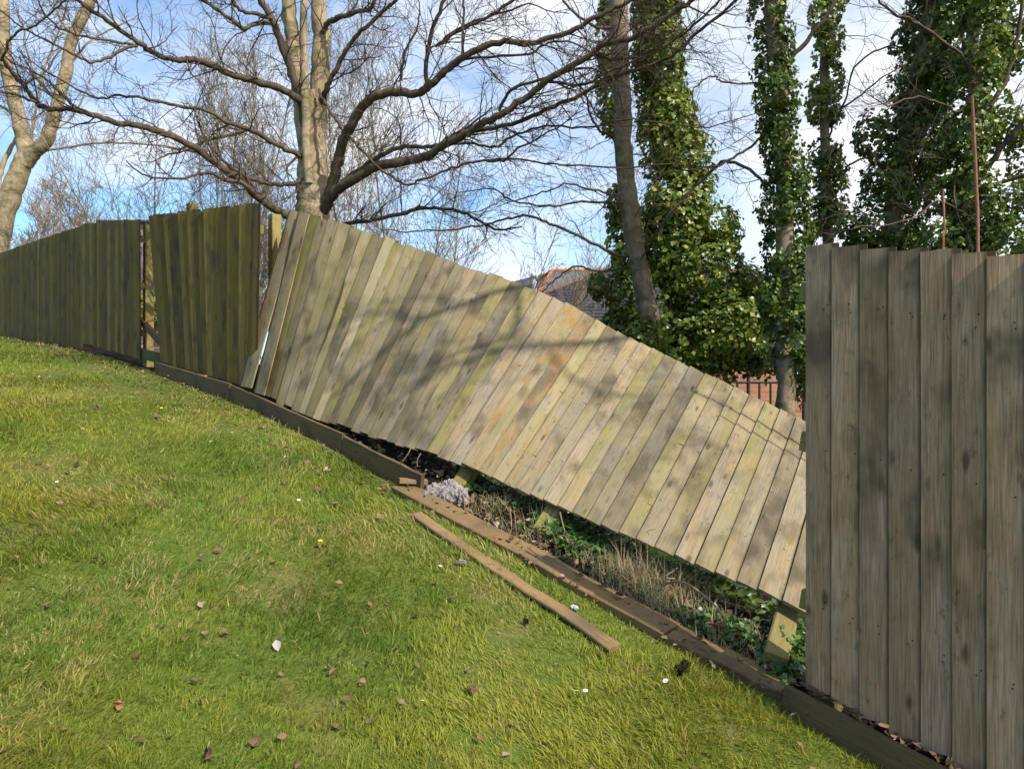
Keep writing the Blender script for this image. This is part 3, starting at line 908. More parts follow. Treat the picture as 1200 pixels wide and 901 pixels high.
# ---- far left bare tree
def left_tree():
    d = 18.3
    bp = P(-12, 330, d)
    root = empty('bare_tree', (bp[0], bp[1], float(height(bp[0], bp[1]))), 'bare forked tree with pale bark rising at the left edge beyond the fence', 'tree')
    Tk = Tubes(); Tl = Tubes(); Tw = Tubes()
    zb = HY - float(height(bp[0], bp[1])) / d * F
    limb(Tk, [(-14, zb + 5), (-10, 320), (2, 262), (14, 225), (26, 192), (33, 176)], d, d, 27, 20, 12)
    limb(Tk, [(32, 192), (27, 165), (22, 140), (15, 110), (8, 80), (4, 40), (3, 0), (0, -60), (-10, -140)], d, d, 17, 12, 10)
    limb(Tk, [(30, 192), (40, 178), (54, 166), (60, 148), (68, 120), (78, 80), (85, 45), (97, 20), (108, -5), (120, -50), (125, -120)], d, d - .5, 17, 10, 10)
    limb(Tk, [(-20, 260), (-4, 240), (-2, 215), (2, 195), (12, 175), (22, 158)], d, d + .4, 9, 4, 7)
    q = [([(56, 176), (70, 174), (85, 172), (110, 168), (150, 168), (200, 172), (230, 180)], 4, 2),
         ([(60, 155), (70, 148), (82, 140), (95, 120), (105, 95)], 4, 2), ([(36, 178), (38, 150), (44, 118), (50, 85), (60, 60), (75, 20)], 4, 2),
         ([(25, 150), (10, 130), (-10, 120)], 5, 3), ([(78, 80), (95, 60), (110, 45), (140, 30)], 4, 2), ([(68, 120), (50, 100), (38, 80), (30, 55)], 4, 2),
         ([(15, 110), (35, 95), (50, 88), (70, 60)], 4, 2), ([(85, 45), (70, 20), (60, -10)], 4, 2), ([(10, 88), (-10, 60), (-30, 40)], 4, 2)]
    for px, w0, w1 in q:
        limb(Tl, px, d, d + rng.uniform(-1.5, 1), w0, w1, 6, Tt=Tw, dens=.4, tl=(.6, 1.5), nc=(0, 4, 3))
    for i in range(8):
        x0 = rng.uniform(-20, 130)
        limb(Tl, [(x0, -40), (x0 + rng.normal(0, 40), -120), (x0 + rng.normal(0, 90), -210)], d, d, 6, 3, 5, Tt=Tw, dens=.7, tl=(.6, 1.5), nc=(0, 3, 2))
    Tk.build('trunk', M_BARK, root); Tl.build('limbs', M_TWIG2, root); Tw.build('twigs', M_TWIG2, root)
left_tree()

# ---- background multi-stemmed trees of fine upright twigs
def thicket(px, py, d, h, spread, stems, label, mat, rmin, nc=(5, 5, 4), r0=.04, lean=0.0, maxl=3, up=.1, w=.16, name='bare_tree', cat='tree'):
    b = P(px, py, d); b[2] = float(height(b[0], b[1]))
    root = empty(name, b, label, cat)
    T = Tubes(); T2 = Tubes()
    for i in range(stems):
        a = rng.uniform(0, 6.28); tilt = rng.uniform(.05, spread)
        dr = nrm([math.cos(a) * tilt + lean, math.sin(a) * tilt, 1])
        p0 = b + np.array([math.cos(a), math.sin(a), 0]) * rng.uniform(.1, .9)
        n_ = 7; pts = [p0]; dd = dr
        hh = h * rng.uniform(.75, 1.05)
        for j in range(n_):
            dd = nrm(dd + rng.normal(0, .08, 3) + np.array([0, 0, .04])); pts.append(pts[-1] + dd * hh / n_)
        rr = np.linspace(r0, rmin * 1.5, n_ + 1)
        T.tube(spline(pts, 2), np.linspace(r0, rmin * 1.5, 2 * n_ + 1), 6)
        for c in range(int(hh * 5)):
            t = rng.uniform(.12, 1); i2 = t * n_; k = int(min(i2, n_ - 1)); pp = pts[k] + (pts[k + 1] - pts[k]) * (i2 - k)
            grow(T2, pp, rdir(nrm(pts[k + 1] - pts[k]), rng.uniform(.35, .9)), hh * rng.uniform(.12, .28) * (1.25 - t * .5), max(rmin, rr[k] * .4), 1, maxl, (0,) + tuple(nc), up, w, rmin)
    T.build('trunk', mat, root); T2.build('twigs', mat, root)
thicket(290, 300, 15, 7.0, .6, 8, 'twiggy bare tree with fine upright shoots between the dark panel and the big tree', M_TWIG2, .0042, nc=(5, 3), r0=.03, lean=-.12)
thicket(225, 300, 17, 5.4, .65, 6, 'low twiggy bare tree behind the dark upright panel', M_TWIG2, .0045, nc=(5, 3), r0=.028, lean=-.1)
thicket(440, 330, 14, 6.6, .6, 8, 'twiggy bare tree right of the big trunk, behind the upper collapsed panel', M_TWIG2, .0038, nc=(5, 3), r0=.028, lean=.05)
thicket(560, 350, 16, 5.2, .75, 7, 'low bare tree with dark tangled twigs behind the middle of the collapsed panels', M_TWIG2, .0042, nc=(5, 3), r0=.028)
k = 0
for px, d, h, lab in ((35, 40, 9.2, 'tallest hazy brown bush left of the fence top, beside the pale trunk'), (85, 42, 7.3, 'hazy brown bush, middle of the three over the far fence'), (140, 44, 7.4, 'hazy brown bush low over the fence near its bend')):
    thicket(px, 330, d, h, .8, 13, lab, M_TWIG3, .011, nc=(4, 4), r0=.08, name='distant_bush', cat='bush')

# ------------------------------------------------------------------ leaves
def leaves(name, C, Nn, size, mat, parent, tone, shape='ivy'):
    C = np.asarray(C, float); n = len(C)
    Nn = Nn / (np.linalg.norm(Nn, axis=1)[:, None] + 1e-9)
    r = rng.normal(size=(n, 3)); r[:, 2] -= 1.1 if shape == 'ivy' else 0
    t = r - Nn * (r * Nn).sum(1)[:, None]; t /= (np.linalg.norm(t, axis=1)[:, None] + 1e-9)
    b = np.cross(Nn, t)
    if shape == 'ivy':
        pr = [(0, -.5, 0), (.46, -.22, .05), (.30, .12, .02), (0, .55, .06), (-.30, .12, .02), (-.46, -.22, .05), (0, -.05, -.06)]
    else:
        pr = [(0, -.5, 0), (.25, -.25, .12), (.36, .1, .2), (0, .5, .1), (-.36, .1, .22), (-.25, -.25, .1), (0, 0, -.05)]
    pr = np.array(pr)
    V = C[:, None, :] + size[:, None, None] * (pr[None, :, 0, None] * b[:, None] + pr[None, :, 1, None] * t[:, None] + pr[None, :, 2, None] * Nn[:, None])
    fac = np.array([(6, i, (i + 1) % 6) for i in range(6)])
    idx = (np.arange(n)[:, None, None] * 7 + fac[None]).reshape(-1)
    A = np.repeat(tone, 7, axis=0)
    return fast_mesh(name, V.reshape(-1, 3), 3, idx, mat, parent, attr=A)

def blobs(bl, dens, gap=.42, seed=3, freq=3.2):
    """bl: list of (px,py,d,rx_px,ry_px,rd). leaves through the outer shell, thinned by clumpy noise"""
    C, Nn = [], []
    for px, py, d, rx, ry, rd in bl:
        c = P(px, py, d); R = np.array([rx / F * d, rd, ry / F * d])
        area = 4 * math.pi * ((R[0] * R[1]) ** 1.6 / 3 + (R[0] * R[2]) ** 1.6 / 3 + (R[1] * R[2]) ** 1.6 / 3) ** (1 / 1.6)
        n = int(area * dens * 1.75)
        v = rng.normal(size=(n, 3)); v /= np.linalg.norm(v, axis=1)[:, None]
        k = 1 - np.abs(rng.normal(0, .16, n))
        bump_ = .8 + .45 * vnoise(v[:, 0] * 3 + px, v[:, 2] * 4 + v[:, 1] * 3 + py, seed)
        p = c + v * R * (k * bump_)[:, None]
        C.append(p); Nn.append(v / R)
    C = np.concatenate(C); Nn = np.concatenate(Nn)
    f = vnoise(C[:, 0] * freq + 7 + C[:, 1], C[:, 2] * freq, seed) * .6 + vnoise(C[:, 0] * freq * 2.3, C[:, 2] * freq * 2.3 + C[:, 1] * 2, seed + 1) * .4
    keep = f > gap - .1 * rng.random(len(C))
    return C[keep], Nn[keep] / np.linalg.norm(Nn[keep], axis=1)[:, None]

def ivy_part(name, bl, dens, root, gap=.36, size=.06, bright=.35, seed=3, yel=.12):
    C, Nn = blobs(bl, dens, gap, seed)
    n = len(C)
    Nr = Nn + rng.normal(0, .55, (n, 3)) + np.array([0, 0, .35])
    sz = size * .84 * rng.uniform(.45, 1.45, n)
    cl = vnoise(C[:, 0] * 2.2 + C[:, 1], C[:, 2] * 2.2, seed + 5)
    tone = np.zeros((n, 4)); tone[:, 0] = np.clip(rng.random(n) * .7 + bright * cl, 0, 1)
    tone[:, 1] = np.where(rng.random(n) < yel * (.4 + 1.6 * cl), rng.uniform(.4, 1, n), 0); tone[:, 3] = 1
    return leaves(name, C, Nr, sz, M_IVY, root, tone)

def along(px, d, rpx, rd, step=26):
    """chain of blobs along a stem"""
    px = np.array(px, float); L_ = np.concatenate([[0], np.cumsum(np.linalg.norm(np.diff(px[:, :2], axis=0), axis=1))])
    o_ = []
    for q in np.arange(0, L_[-1], step):
        x = np.interp(q, L_, px[:, 0]); y = np.interp(q, L_, px[:, 1]); k = np.interp(q, L_, px[:, 2])
        o_.append((x + rng.normal(0, k * .18), y, d + rng.normal(0, .05), k * rng.uniform(.85, 1.2), step * .95, rd * rng.uniform(.8, 1.2)))
    return o_

def ivy_tree(label, d, trunks, limbs_, blobl, dens, size=.062, gap=.36, bright=.35, seed=3, yel=.12, dens_t=.3):
    x0, y0 = trunks[0][0][0]
    b = P(x0, y0, d); z = float(height(b[0], b[1]))
    root = empty('ivy_tree', (b[0], b[1], z), label, 'tree', 'ivy covered trees')
    Tk = Tubes(); Tl = Tubes(); Tw = Tubes()
    for ti, (px, w0, w1) in enumerate(trunks):
        px = list(px); dt = d if ti == 0 else d + .8
        if px is trunks[0][0] or px[0] == (x0, y0):
            px = [(x0, HY - z / d * F + 6)] + px
        limb(Tk, px, dt, dt, w0, w1, 10)
    for px, w0, w1, dd in limbs_:
        limb(Tl, px, d, dd, w0, w1, 6, Tt=Tw, dens=dens_t, tl=(.35, .9), nc=(0, 4, 3), start=.2)
    Tk.build('trunk', M_BARK2, root)
    if limbs_:
        Tl.build('limbs', M_TWIG, root); Tw.build('twigs', M_TWIG, root)
    ivy_part('ivy', blobl, dens, root, gap, size, bright, seed, yel)

D1 = 8.85
B1 = [(790, 250, 9.3, 40, 45, .4), (782, 150, 9.35, 34, 45, .35), (775, 60, 9.35, 30, 45, .35), (775, -20, 9.35, 28, 45, .3), (752, 395, 8.75, 22, 26, .22), (870, 385, 8.9, 42, 50, .4), (728, 240, 9.2, 18, 30, .2), (805, 385, 9.2, 58, 52, .5), (855, 390, 9.0, 50, 45, .5), (735, 345, 9.35, 30, 50, .3), (820, 320, 9.3, 60, 52, .6), (865, 345, 9.2, 36, 36, .4), (785, 290, 9.5, 48, 50, .5), (735, 280, 9.35, 26, 45, .3),
      (800, 240, 9.5, 42, 50, .5), (835, 270, 9.4, 32, 32, .4), (795, 185, 9.5, 38, 45, .45), (780, 130, 9.6, 32, 45, .4), (770, 75, 9.6, 30, 45, .4), (765, 20, 9.6, 28, 45, .4), (762, -40, 9.6, 26, 45, .4), (760, -110, 9.6, 26, 50, .4),
      (716, 110, 9.6, 16, 50, .3), (712, 40, 9.6, 14, 45, .3), (760, 430, 9.4, 60, 40, .5), (725, 390, 9.4, 24, 30, .3), (812, 425, 9.3, 60, 36, .5), (880, 425, 9.1, 30, 28, .35), (700, 335, 9.2, 12, 16, .2)]
ivy_tree('bare grey trunk before a broad glossy ivy mass, over the collapsed panels', D1,
         [([(762, 400), (757, 355), (748, 310), (740, 260), (732, 200), (730, 140), (727, 80), (725, 20), (724, -60), (722, -160)], 24, 20),
          ([(800, 420), (798, 350), (790, 280), (785, 200), (775, 120), (768, 40), (765, -60)], 15, 9)],
         [([(745, 300), (735, 260), (725, 238), (715, 228), (690, 222), (665, 215), (640, 225), (615, 232)], 4, 2, 8.6), ([(738, 240), (725, 238), (690, 237), (650, 241), (625, 240), (600, 235), (580, 222)], 4, 2, 8.4),
          ([(742, 300), (725, 300), (705, 290), (675, 275), (645, 262), (620, 253), (600, 255), (570, 263), (540, 268), (500, 270), (470, 272)], 5, 2, 8.3),
          ([(733, 200), (722, 165), (700, 150), (690, 130)], 5, 3, 8.9), ([(735, 190), (728, 160), (720, 150)], 6, 3, 8.9), ([(738, 130), (722, 90), (716, 60)], 4, 2, 9), ([(730, 30), (700, 32), (668, 10), (655, -10)], 5, 3, 8.7), ([(742, 312), (700, 318), (680, 312), (660, 320), (640, 338), (628, 350)], 3, 2, 9.0)],
         B1, 520, size=.068, bright=.55, yel=.22, gap=.33)
D2 = 7.6
ivy_tree('slim upright tree clad in dark ivy, just left of the nearest upright panel', D2,
         [([(925, 520), (922, 480), (922, 400), (920, 300), (918, 200), (912, 100), (905, 0), (900, -100), (896, -200)], 25, 18)],
         [([(922, 260), (905, 230), (880, 200), (850, 190), (830, 205), (808, 225), (795, 240)], 4, 5, 7.9), ([(915, 145), (905, 145), (885, 168), (860, 185), (840, 195)], 4, 3, 7.6), ([(915, 98), (890, 98), (850, 97), (838, 90), (825, 93), (812, 107)], 3, 2, 7.4), ([(915, 85), (930, 65), (950, 42), (968, 20), (985, -8)], 7, 5, 7.4),
          ([(930, 390), (946, 370), (950, 345)], 3, 2, 7.5)],
         along([(922, 425, 26), (925, 390, 30), (922, 330, 32), (922, 280, 30), (918, 200, 26), (914, 120, 24), (908, 60, 22), (902, 0, 22), (898, -100, 22), (895, -190, 20)], D2, 0, .24) + [(945, 415, 7.6, 14, 60, .2), (900, 340, 7.5, 14, 30, .2), (945, 330, 7.6, 18, 40, .2)], 620, size=.052, gap=.41, bright=.1, seed=8, yel=.05)
D3 = 9.2
ivy_tree('thinnest ivy clad tree, between the slim dark one and the bulky one', D3,
         [([(972, 420), (970, 300), (968, 200), (966, 100), (968, 0), (970, -120)], 13, 10)],
         [([(972, 160), (985, 130), (1010, 110), (1035, 90)], 3, 2, 9), ([(972, 150), (990, 120), (1000, 80), (1040, 55), (1070, 60)], 3, 2, 8.6), ([(975, 220), (1000, 190), (1040, 180), (1060, 170)], 3, 2, 8.8)],
         along([(972, 330, 24), (970, 280, 20), (970, 230, 18), (970, 190, 17), (968, 130, 17), (968, 60, 19), (970, 0, 17), (972, -110, 17)], D3, 0, .2) + [(965, 262, 9.1, 26, 34, .25)], 520, size=.06, gap=.42, bright=.45, seed=14, yel=.25)
D4 = 8.2
ivy_tree('bulky leaning tree wrapped in dense dark ivy behind the nearest upright panel', D4,
         [([(1042, 440), (1045, 300), (1058, 200), (1078, 100), (1095, 20), (1110, -60), (1125, -150)], 26, 18)],
         [([(1050, 140), (1060, 120), (1075, 60), (1085, 10)], 4, 3, 7.6), ([(1060, 220), (1080, 160), (1090, 130), (1070, 110), (1040, 120)], 3, 2, 7.6)],
         along([(1040, 330, 48), (1042, 290, 46), (1050, 240, 44), (1058, 190, 46), (1070, 130, 36), (1080, 80, 30), (1090, 20, 26), (1105, -60, 24), (1120, -140, 22)], D4, 0, .42, 30) + [(1000, 275, 8.1, 26, 26, .25), (1020, 160, 8.1, 18, 28, .2)], 560, size=.056, gap=.42, bright=.12, seed=21, yel=.06)
D5 = 7.4
ivy_tree('dark branching ivy clad tree at the right edge behind the nearest panel', D5,
         [([(1140, 460), (1138, 300), (1136, 230), (1140, 160), (1142, 100), (1140, 30), (1142, -60)], 20, 12)],
         [([(1138, 225), (1150, 205), (1170, 178), (1190, 155), (1210, 130)], 9, 7, 7.0), ([(1142, 150), (1160, 125), (1180, 90), (1192, 50), (1198, 0), (1200, -40)], 8, 5, 7.2), ([(1142, 232), (1170, 215), (1200, 207), (1225, 200)], 6, 4, 7.0),
          ([(1142, 110), (1130, 70), (1100, 45), (1070, 25), (1040, 12), (1020, -12)], 5, 3, 6.6), ([(1150, 250), (1130, 250), (1100, 235), (1080, 250), (1050, 262), (1000, 268)], 3, 1.5, 6.6), ([(1142, 100), (1125, 130), (1100, 120), (1070, 115), (1040, 125)], 3, 2, 6.6), ([(1140, 130), (1130, 60), (1125, 10), (1120, -30)], 6, 4, 7.6),
          ([(1142, 180), (1125, 200), (1118, 225), (1122, 250)], 3, 2, 7.2)],
         along([(1140, 330, 44), (1140, 270, 38), (1138, 220, 26), (1142, 150, 24), (1145, 100, 26), (1150, 40, 30), (1150, -40, 28)], D5, 0, .3, 30) + [(1185, 290, 7.2, 44, 36, .4), (1190, 240, 7.4, 30, 24, .3), (1180, 150, 7.6, 28, 28, .3), (1105, 215, 7.6, 24, 40, .3), (1180, 60, 7.8, 30, 34, .3), (1115, 70, 7.8, 22, 40, .3), (1215, 190, 7.6, 26, 60, .3), (1100, 285, 7.3, 30, 30, .3), (1185, 10, 7.8, 26, 30, .3)], 520, size=.056, gap=.49, bright=.35, seed=33, yel=.12)

# bare tree beyond the right edge: its limbs shade the collapsed panels
def right_tree():
    b = np.array([5.75, 2.25, 0.0]); b[2] = float(height(b[0], b[1]))
    root = empty('bare_tree', b, 'bare tree outside the photo whose branch shadows fall on the collapsed boards', 'tree')
    Tk = Tubes(); Tl = Tubes(); Tw = Tubes()
    pts = spline([b, b + [0, 0, 2.6], b + [-.1, .1, 5], b + [0, .2, 8.6]], 5)
    Tk.tube(pts, np.linspace(.16, .09, len(pts)), 10)
    SD = np.array(SDIR)
    def above(s_, v_, t_): return RL.at(s_, v_) + SD * t_
    sets = [([(2.3, 1.25), (2.9, .98), (3.25, .78), (3.6, .62), (3.9, .35), (4.2, .1)], .042, 8.0),
            ([(2.9, .98), (2.75, .7), (3.05, .52), (3.3, .35), (3.2, .1)], .024, 7.8),
            ([(1.6, 1.2), (2.1, .9), (2.5, .7), (2.75, .6), (3.1, .42), (3.7, .3)], .034, 8.6),
            ([(2.5, .72), (2.2, .62), (1.9, .6), (1.6, .66)], .016, 8.4),
            ([(3.6, .62), (4.1, .58), (4.6, .42), (5.0, .2)], .018, 8.2),
            ([(1.1, 1.3), (1.3, .85), (1.2, .5), (1.4, .25)], .012, 9.4),
            ([(-.2, 1.2), (.4, .8), (.8, .62), (1.3, .55)], .011, 9.6)]
    for q_, r0, t_ in sets:
        pts_ = [above(a_, b_, t_ + .12 * j) for j, (a_, b_) in enumerate(q_)]
        if q_[0][1] > 1.1:
            z = min(8.4, pts_[0][2] - .5); j0 = b + np.array([-.05, .12, z - b[2]])
            pts_ = [j0, (j0 + pts_[0]) / 2 + [0, 0, -.12]] + pts_
        qq = spline(pts_, 4); rr = np.linspace(r0 * 1.2, r0 * .45, len(qq)); Tl.tube(qq, rr, 7)
        for c in range(int(len(qq) * .7)):
            k = rng.integers(2, len(qq) - 1)
            grow(Tw, qq[k], rdir(nrm(qq[k + 1] - qq[k]), rng.uniform(.5, 1)), rng.uniform(.4, .9), min(.010, rr[k] * .5), 1, 3, (0, 3, 2), .02, .2, .003)
    Tk.build('trunk', M_BARK2, root); Tl.build('limbs', M_TWIG, root); Tw.build('twigs', M_TWIG, root)
right_tree()

# thin rusty stems behind nearest panel
for i, (x0, y0, x1, y1, wd, lab) in enumerate(((1146, 330, 1139, 112, 4.2, 'tall thin reddish stem rising behind the nearest panel'), (1105, 330, 1105, 222, 3, 'short thin reddish stem rising behind the nearest panel'))):
    T = Tubes(); d = 4.3
    a = P(x0, y0, d); g = a.copy(); g[2] = float(height(a[0], a[1]))
    T.tube(spline([g, a, (a + P(x1, y1, d)) / 2 + [.008, 0, 0], P(x1, y1, d)], 4), np.linspace(wd, wd * .8, 13) / F * d / 2, 7)
    r = empty('sapling_stem', g, lab, 'stem', 'thin reddish stems')
    T.build('stem', M_RUST, r)

# ------------------------------------------------------------------ houses
def poly(mb, *pts): mb.add(list(pts), [tuple(range(len(pts)))])
def slab(mb, pts, th=.12):
    pts = [np.asarray(p, float) for p in pts]; n = len(pts)
    nn = nrm(np.cross(pts[1] - pts[0], pts[2] - pts[0])); nn = nn if nn[2] > 0 else -nn
    V = pts + [p - nn * th for p in pts]
    Fc = [tuple(range(n)), tuple(range(2 * n - 1, n - 1, -1))] + [(i, i + n, (i + 1) % n + n, (i + 1) % n) for i in range(n)]
    mb.add(V, Fc)
def box(mb, lo, hi):
    x0, y0, z0 = lo; x1, y1, z1 = hi
    V = [(x0, y0, z0), (x1, y0, z0), (x1, y1, z0), (x0, y1, z0), (x0, y0, z1), (x1, y0, z1), (x1, y1, z1), (x0, y1, z1)]
    mb.add(V, [(0, 3, 2, 1), (4, 5, 6, 7), (0, 1, 5, 4), (1, 2, 6, 5), (2, 3, 7, 6), (3, 0, 4, 7)])

def house(label, A, Bc, C_, D_, r0, r1, zg, roofmat, ridge, pipe=None, wing=None):
    """A,Bc front eave corners, C_,D_ back ones, r0,r1 ridge ends"""
    A, Bc, C_, D_, r0, r1 = [np.asarray(p, float) for p in (A, Bc, C_, D_, r0, r1)]
    root = empty('house', (A[0], A[1], zg), label, 'house')
    m1 = MB()
    ins = .35
    box(m1, (A[0] + ins, A[1] + ins, zg - .5), (Bc[0] - ins, C_[1] - ins, A[2] - .06)); m1.build('wall', M_BRICK, root)
    m2 = MB()
    slab(m2, [A, Bc, r1, r0]); slab(m2, [Bc, C_, r1]); slab(m2, [C_, D_, r0, r1]); slab(m2, [D_, A, r0] if wing is None else [D_, A, r0, np.asarray(wing)])
    rf = m2.build('roof', roofmat, root)
    for a, b in ((r0, r1), (A, r0), (Bc, r1), (D_, r0), (C_, r1)):
        T = Tubes(); T.tube(np.linspace(a, b, 12) + [0, 0, .03], np.full(12, .06), 8); T.build('ridge_tile', ridge, rf)
    m3 = MB()
    box(m3, (A[0] + .02, A[1] - .09, A[2] - .14), (Bc[0] - .02, A[1] - .01, A[2] - .03)); m3.build('gutter', M_IRON, root)
    for k in range(2):
        wx = A[0] + ins + (Bc[0] - A[0] - 2 * ins) * (.3 + .33 * k)
        m4 = MB(); box(m4, (wx, A[1] + ins - .04, zg + .95), (wx + 1.0, A[1] + ins + .05, zg + 2.0)); wo = m4.build('window', M_METAL, root)
        m5 = MB(); box(m5, (wx + .07, A[1] + ins - .045, zg + 1.02), (wx + .93, A[1] + ins - .03, zg + 1.93)); m5.build('pane', M_DARK, wo)
    if pipe:
        T = Tubes(); p = P(*pipe); T.tube([p + [0, 0, -.9], p + [0, 0, -.2], p], [.075, .075, .075], 12)
        T.tube([p, p + [0, 0, .01], p + [0, 0, .16], p + [0, 0, .17]], [.02, .12, .12, .02], 12); T.build('flue_pipe', M_METAL, root)
    return root
M_RIDGED = simple('brown_ridge_tile', (0.12, 0.08, 0.07), (0.17, 0.11, 0.09), 6, .8)
house('nearer house with dark slate roof half hidden by the ivy mass', P(484, 399, 16), P(966, 399, 16), P(966, 399, 16) + [0, 9, 0], P(484, 399, 16) + [0, 9, 0],
      P(728, 312, 20.9), P(846, 312, 20.9), -2.2, M_SLATE, M_RIDGED)
rz = P(647, 318, 28)
house('farther house with paler roof and orange ridge tiles above the collapsed panels', P(600, 392, 23.5), P(905, 392, 23.5) + [2, 0, 0], P(905, 392, 23.5) + [2, 9, 0], P(520, 402, 33),
      rz, rz + [6.5, 0, 0], -1.8, M_SLATE2, M_RIDGE, pipe=(626, 326, 24.6), wing=P(575, 337, 37))
# brick garden wall, railing
mb = MB(); a = P(868, 424, 12.6); b = P(1000, 424, 12.6)
box(mb, (a[0] - .2, 12.6, -2.9), (b[0] + 2, 12.83, a[2])); 
r = empty('brick_wall', (a[0], 12.6, -2.5), 'low red brick garden wall between the ivy mass and the slim ivy tree', 'wall')
mb.build('brickwork', M_BRICK, r)
mb = MB(); box(mb, (a[0] - .24, 12.56, a[2]), (b[0] + 2.04, 12.87, a[2] + .06)); mb.build('coping', M_RIDGED, r)
r = empty('railing', (P(868, 448, 10.6)[0], 10.6, -2.0), 'black metal railing before the red brick wall', 'railing')
T = Tubes(); 
for z in (-.09, -.75): T.tube([P(862, 440, 10.6) * [1, 1, 0] + [0, 0, z], P(1000, 440, 10.6) * [1, 1, 0] + [0, 0, z]], [.018, .018], 6)
T.build('rail', M_IRON, r)
for x in np.arange(864, 1000, 13):
    T = Tubes(); p = P(x, 440, 10.6); big = (round((x - 864) / 13) % 5 == 1)
    T.tube([[p[0], 10.6, -2.1], [p[0], 10.6, .12 if big else -.09]], [.016 if not big else .025] * 2, 6); T.build('bar', M_IRON, r)

# outbuilding behind the gap
sc_ = P(172, 300, 16.5)
r = empty('outbuilding', (sc_[0], sc_[1], .4), 'grey brown pebbledashed wall seen through the narrow fence gap', 'building')
mb = MB(); box(mb, (sc_[0] - .9, 16.5, .2), (sc_[0] + .75, 19.5, P(172, 262, 16.5)[2])); mb.build('wall', M_RENDER, r)
mb = MB(); box(mb, (sc_[0] - 1.0, 16.4, P(172, 262, 16.5)[2]), (sc_[0] + .85, 19.6, P(172, 259, 16.5)[2])); mb.build('roof', M_SLATE, r)
for x, y in ((171, 334), (180, 326)):
    mb = MB(); p = P(x, y, 16.49); box(mb, (p[0] - .06, 16.47, p[2] - .08), (p[0] + .06, 16.52, p[2] + .08)); mb.build('vent', M_DARK, r)
# yellow-green hedge in the gap
b = P(178, 372, 14.5)
r = empty('garden_shrub', (b[0], b[1], float(height(b[0], b[1]))), 'yellow green shrub seen through the narrow fence gap', 'shrub')
T = Tubes()
for i in range(7):
    q = np.array([b[0] + rng.normal(0, .1), b[1], float(height(b[0], b[1]))]); T.tube([q, q + rng.normal(0, .15, 3) + [0, 0, .5]], [.015, .008], 5)
T.build('stem', M_TWIG, r)
C, Nn = blobs([(176, 362, 14.5, 24, 20, .4), (186, 355, 14.6, 12, 18, .3), (176, 375, 14.5, 26, 12, .4)], 700, .3)
tone = np.zeros((len(C), 4)); tone[:, 0] = rng.random(len(C)); tone[:, 1] = rng.uniform(.1, .8, len(C)); tone[:, 3] = 1
leaves('foliage', C, Nn + rng.normal(0, .6, Nn.shape), .05 * rng.uniform(.6, 1.2, len(C)), M_IVY, r, tone)

# ------------------------------------------------------------------ grass
def blades(name, x, y, hgt, wid, mat, tone, lean=.5, curl=.45, zoff=0.0, lxy=None):
    n = len(x)
    z = height(x, y) + zoff - .004
    a = rng.uniform(0, 2 * math.pi, n); ln = np.abs(rng.normal(0, lean, n))
    az = rng.uniform(0, 2 * math.pi, n)
    sx, sy = np.cos(a) * wid / 2, np.sin(a) * wid / 2
    lx, ly = np.cos(az) * ln, np.sin(az) * ln
    if lxy is not None:
        lx, ly = lxy; ln = np.hypot(lx, ly)
    lv = np.stack([lx, ly, np.ones(n)], 1); lv /= np.linalg.norm(lv, axis=1)[:, None]
    b0 = np.stack([x, y, z], 1)
    m_ = b0 + lv * hgt[:, None] * .55
    l2 = lv + np.stack([lx, ly, -np.abs(ln) * curl], 1) * .8; l2 /= np.linalg.norm(l2, axis=1)[:, None]
    tp = m_ + l2 * hgt[:, None] * .5
    sd_ = np.stack([sx, sy, np.zeros(n)], 1)
    V = np.stack([b0 - sd_, b0 + sd_, m_ + sd_ * .75, m_ - sd_ * .75, tp], 1).reshape(-1, 3)
    k = np.arange(n)[:, None] * 5
    idx = (k + np.array([0, 1, 2, 0, 2, 3, 3, 2, 4])[None]).reshape(-1)
    return fast_mesh(name, V, 3, idx, mat, None, attr=np.repeat(tone, 5, axis=0))

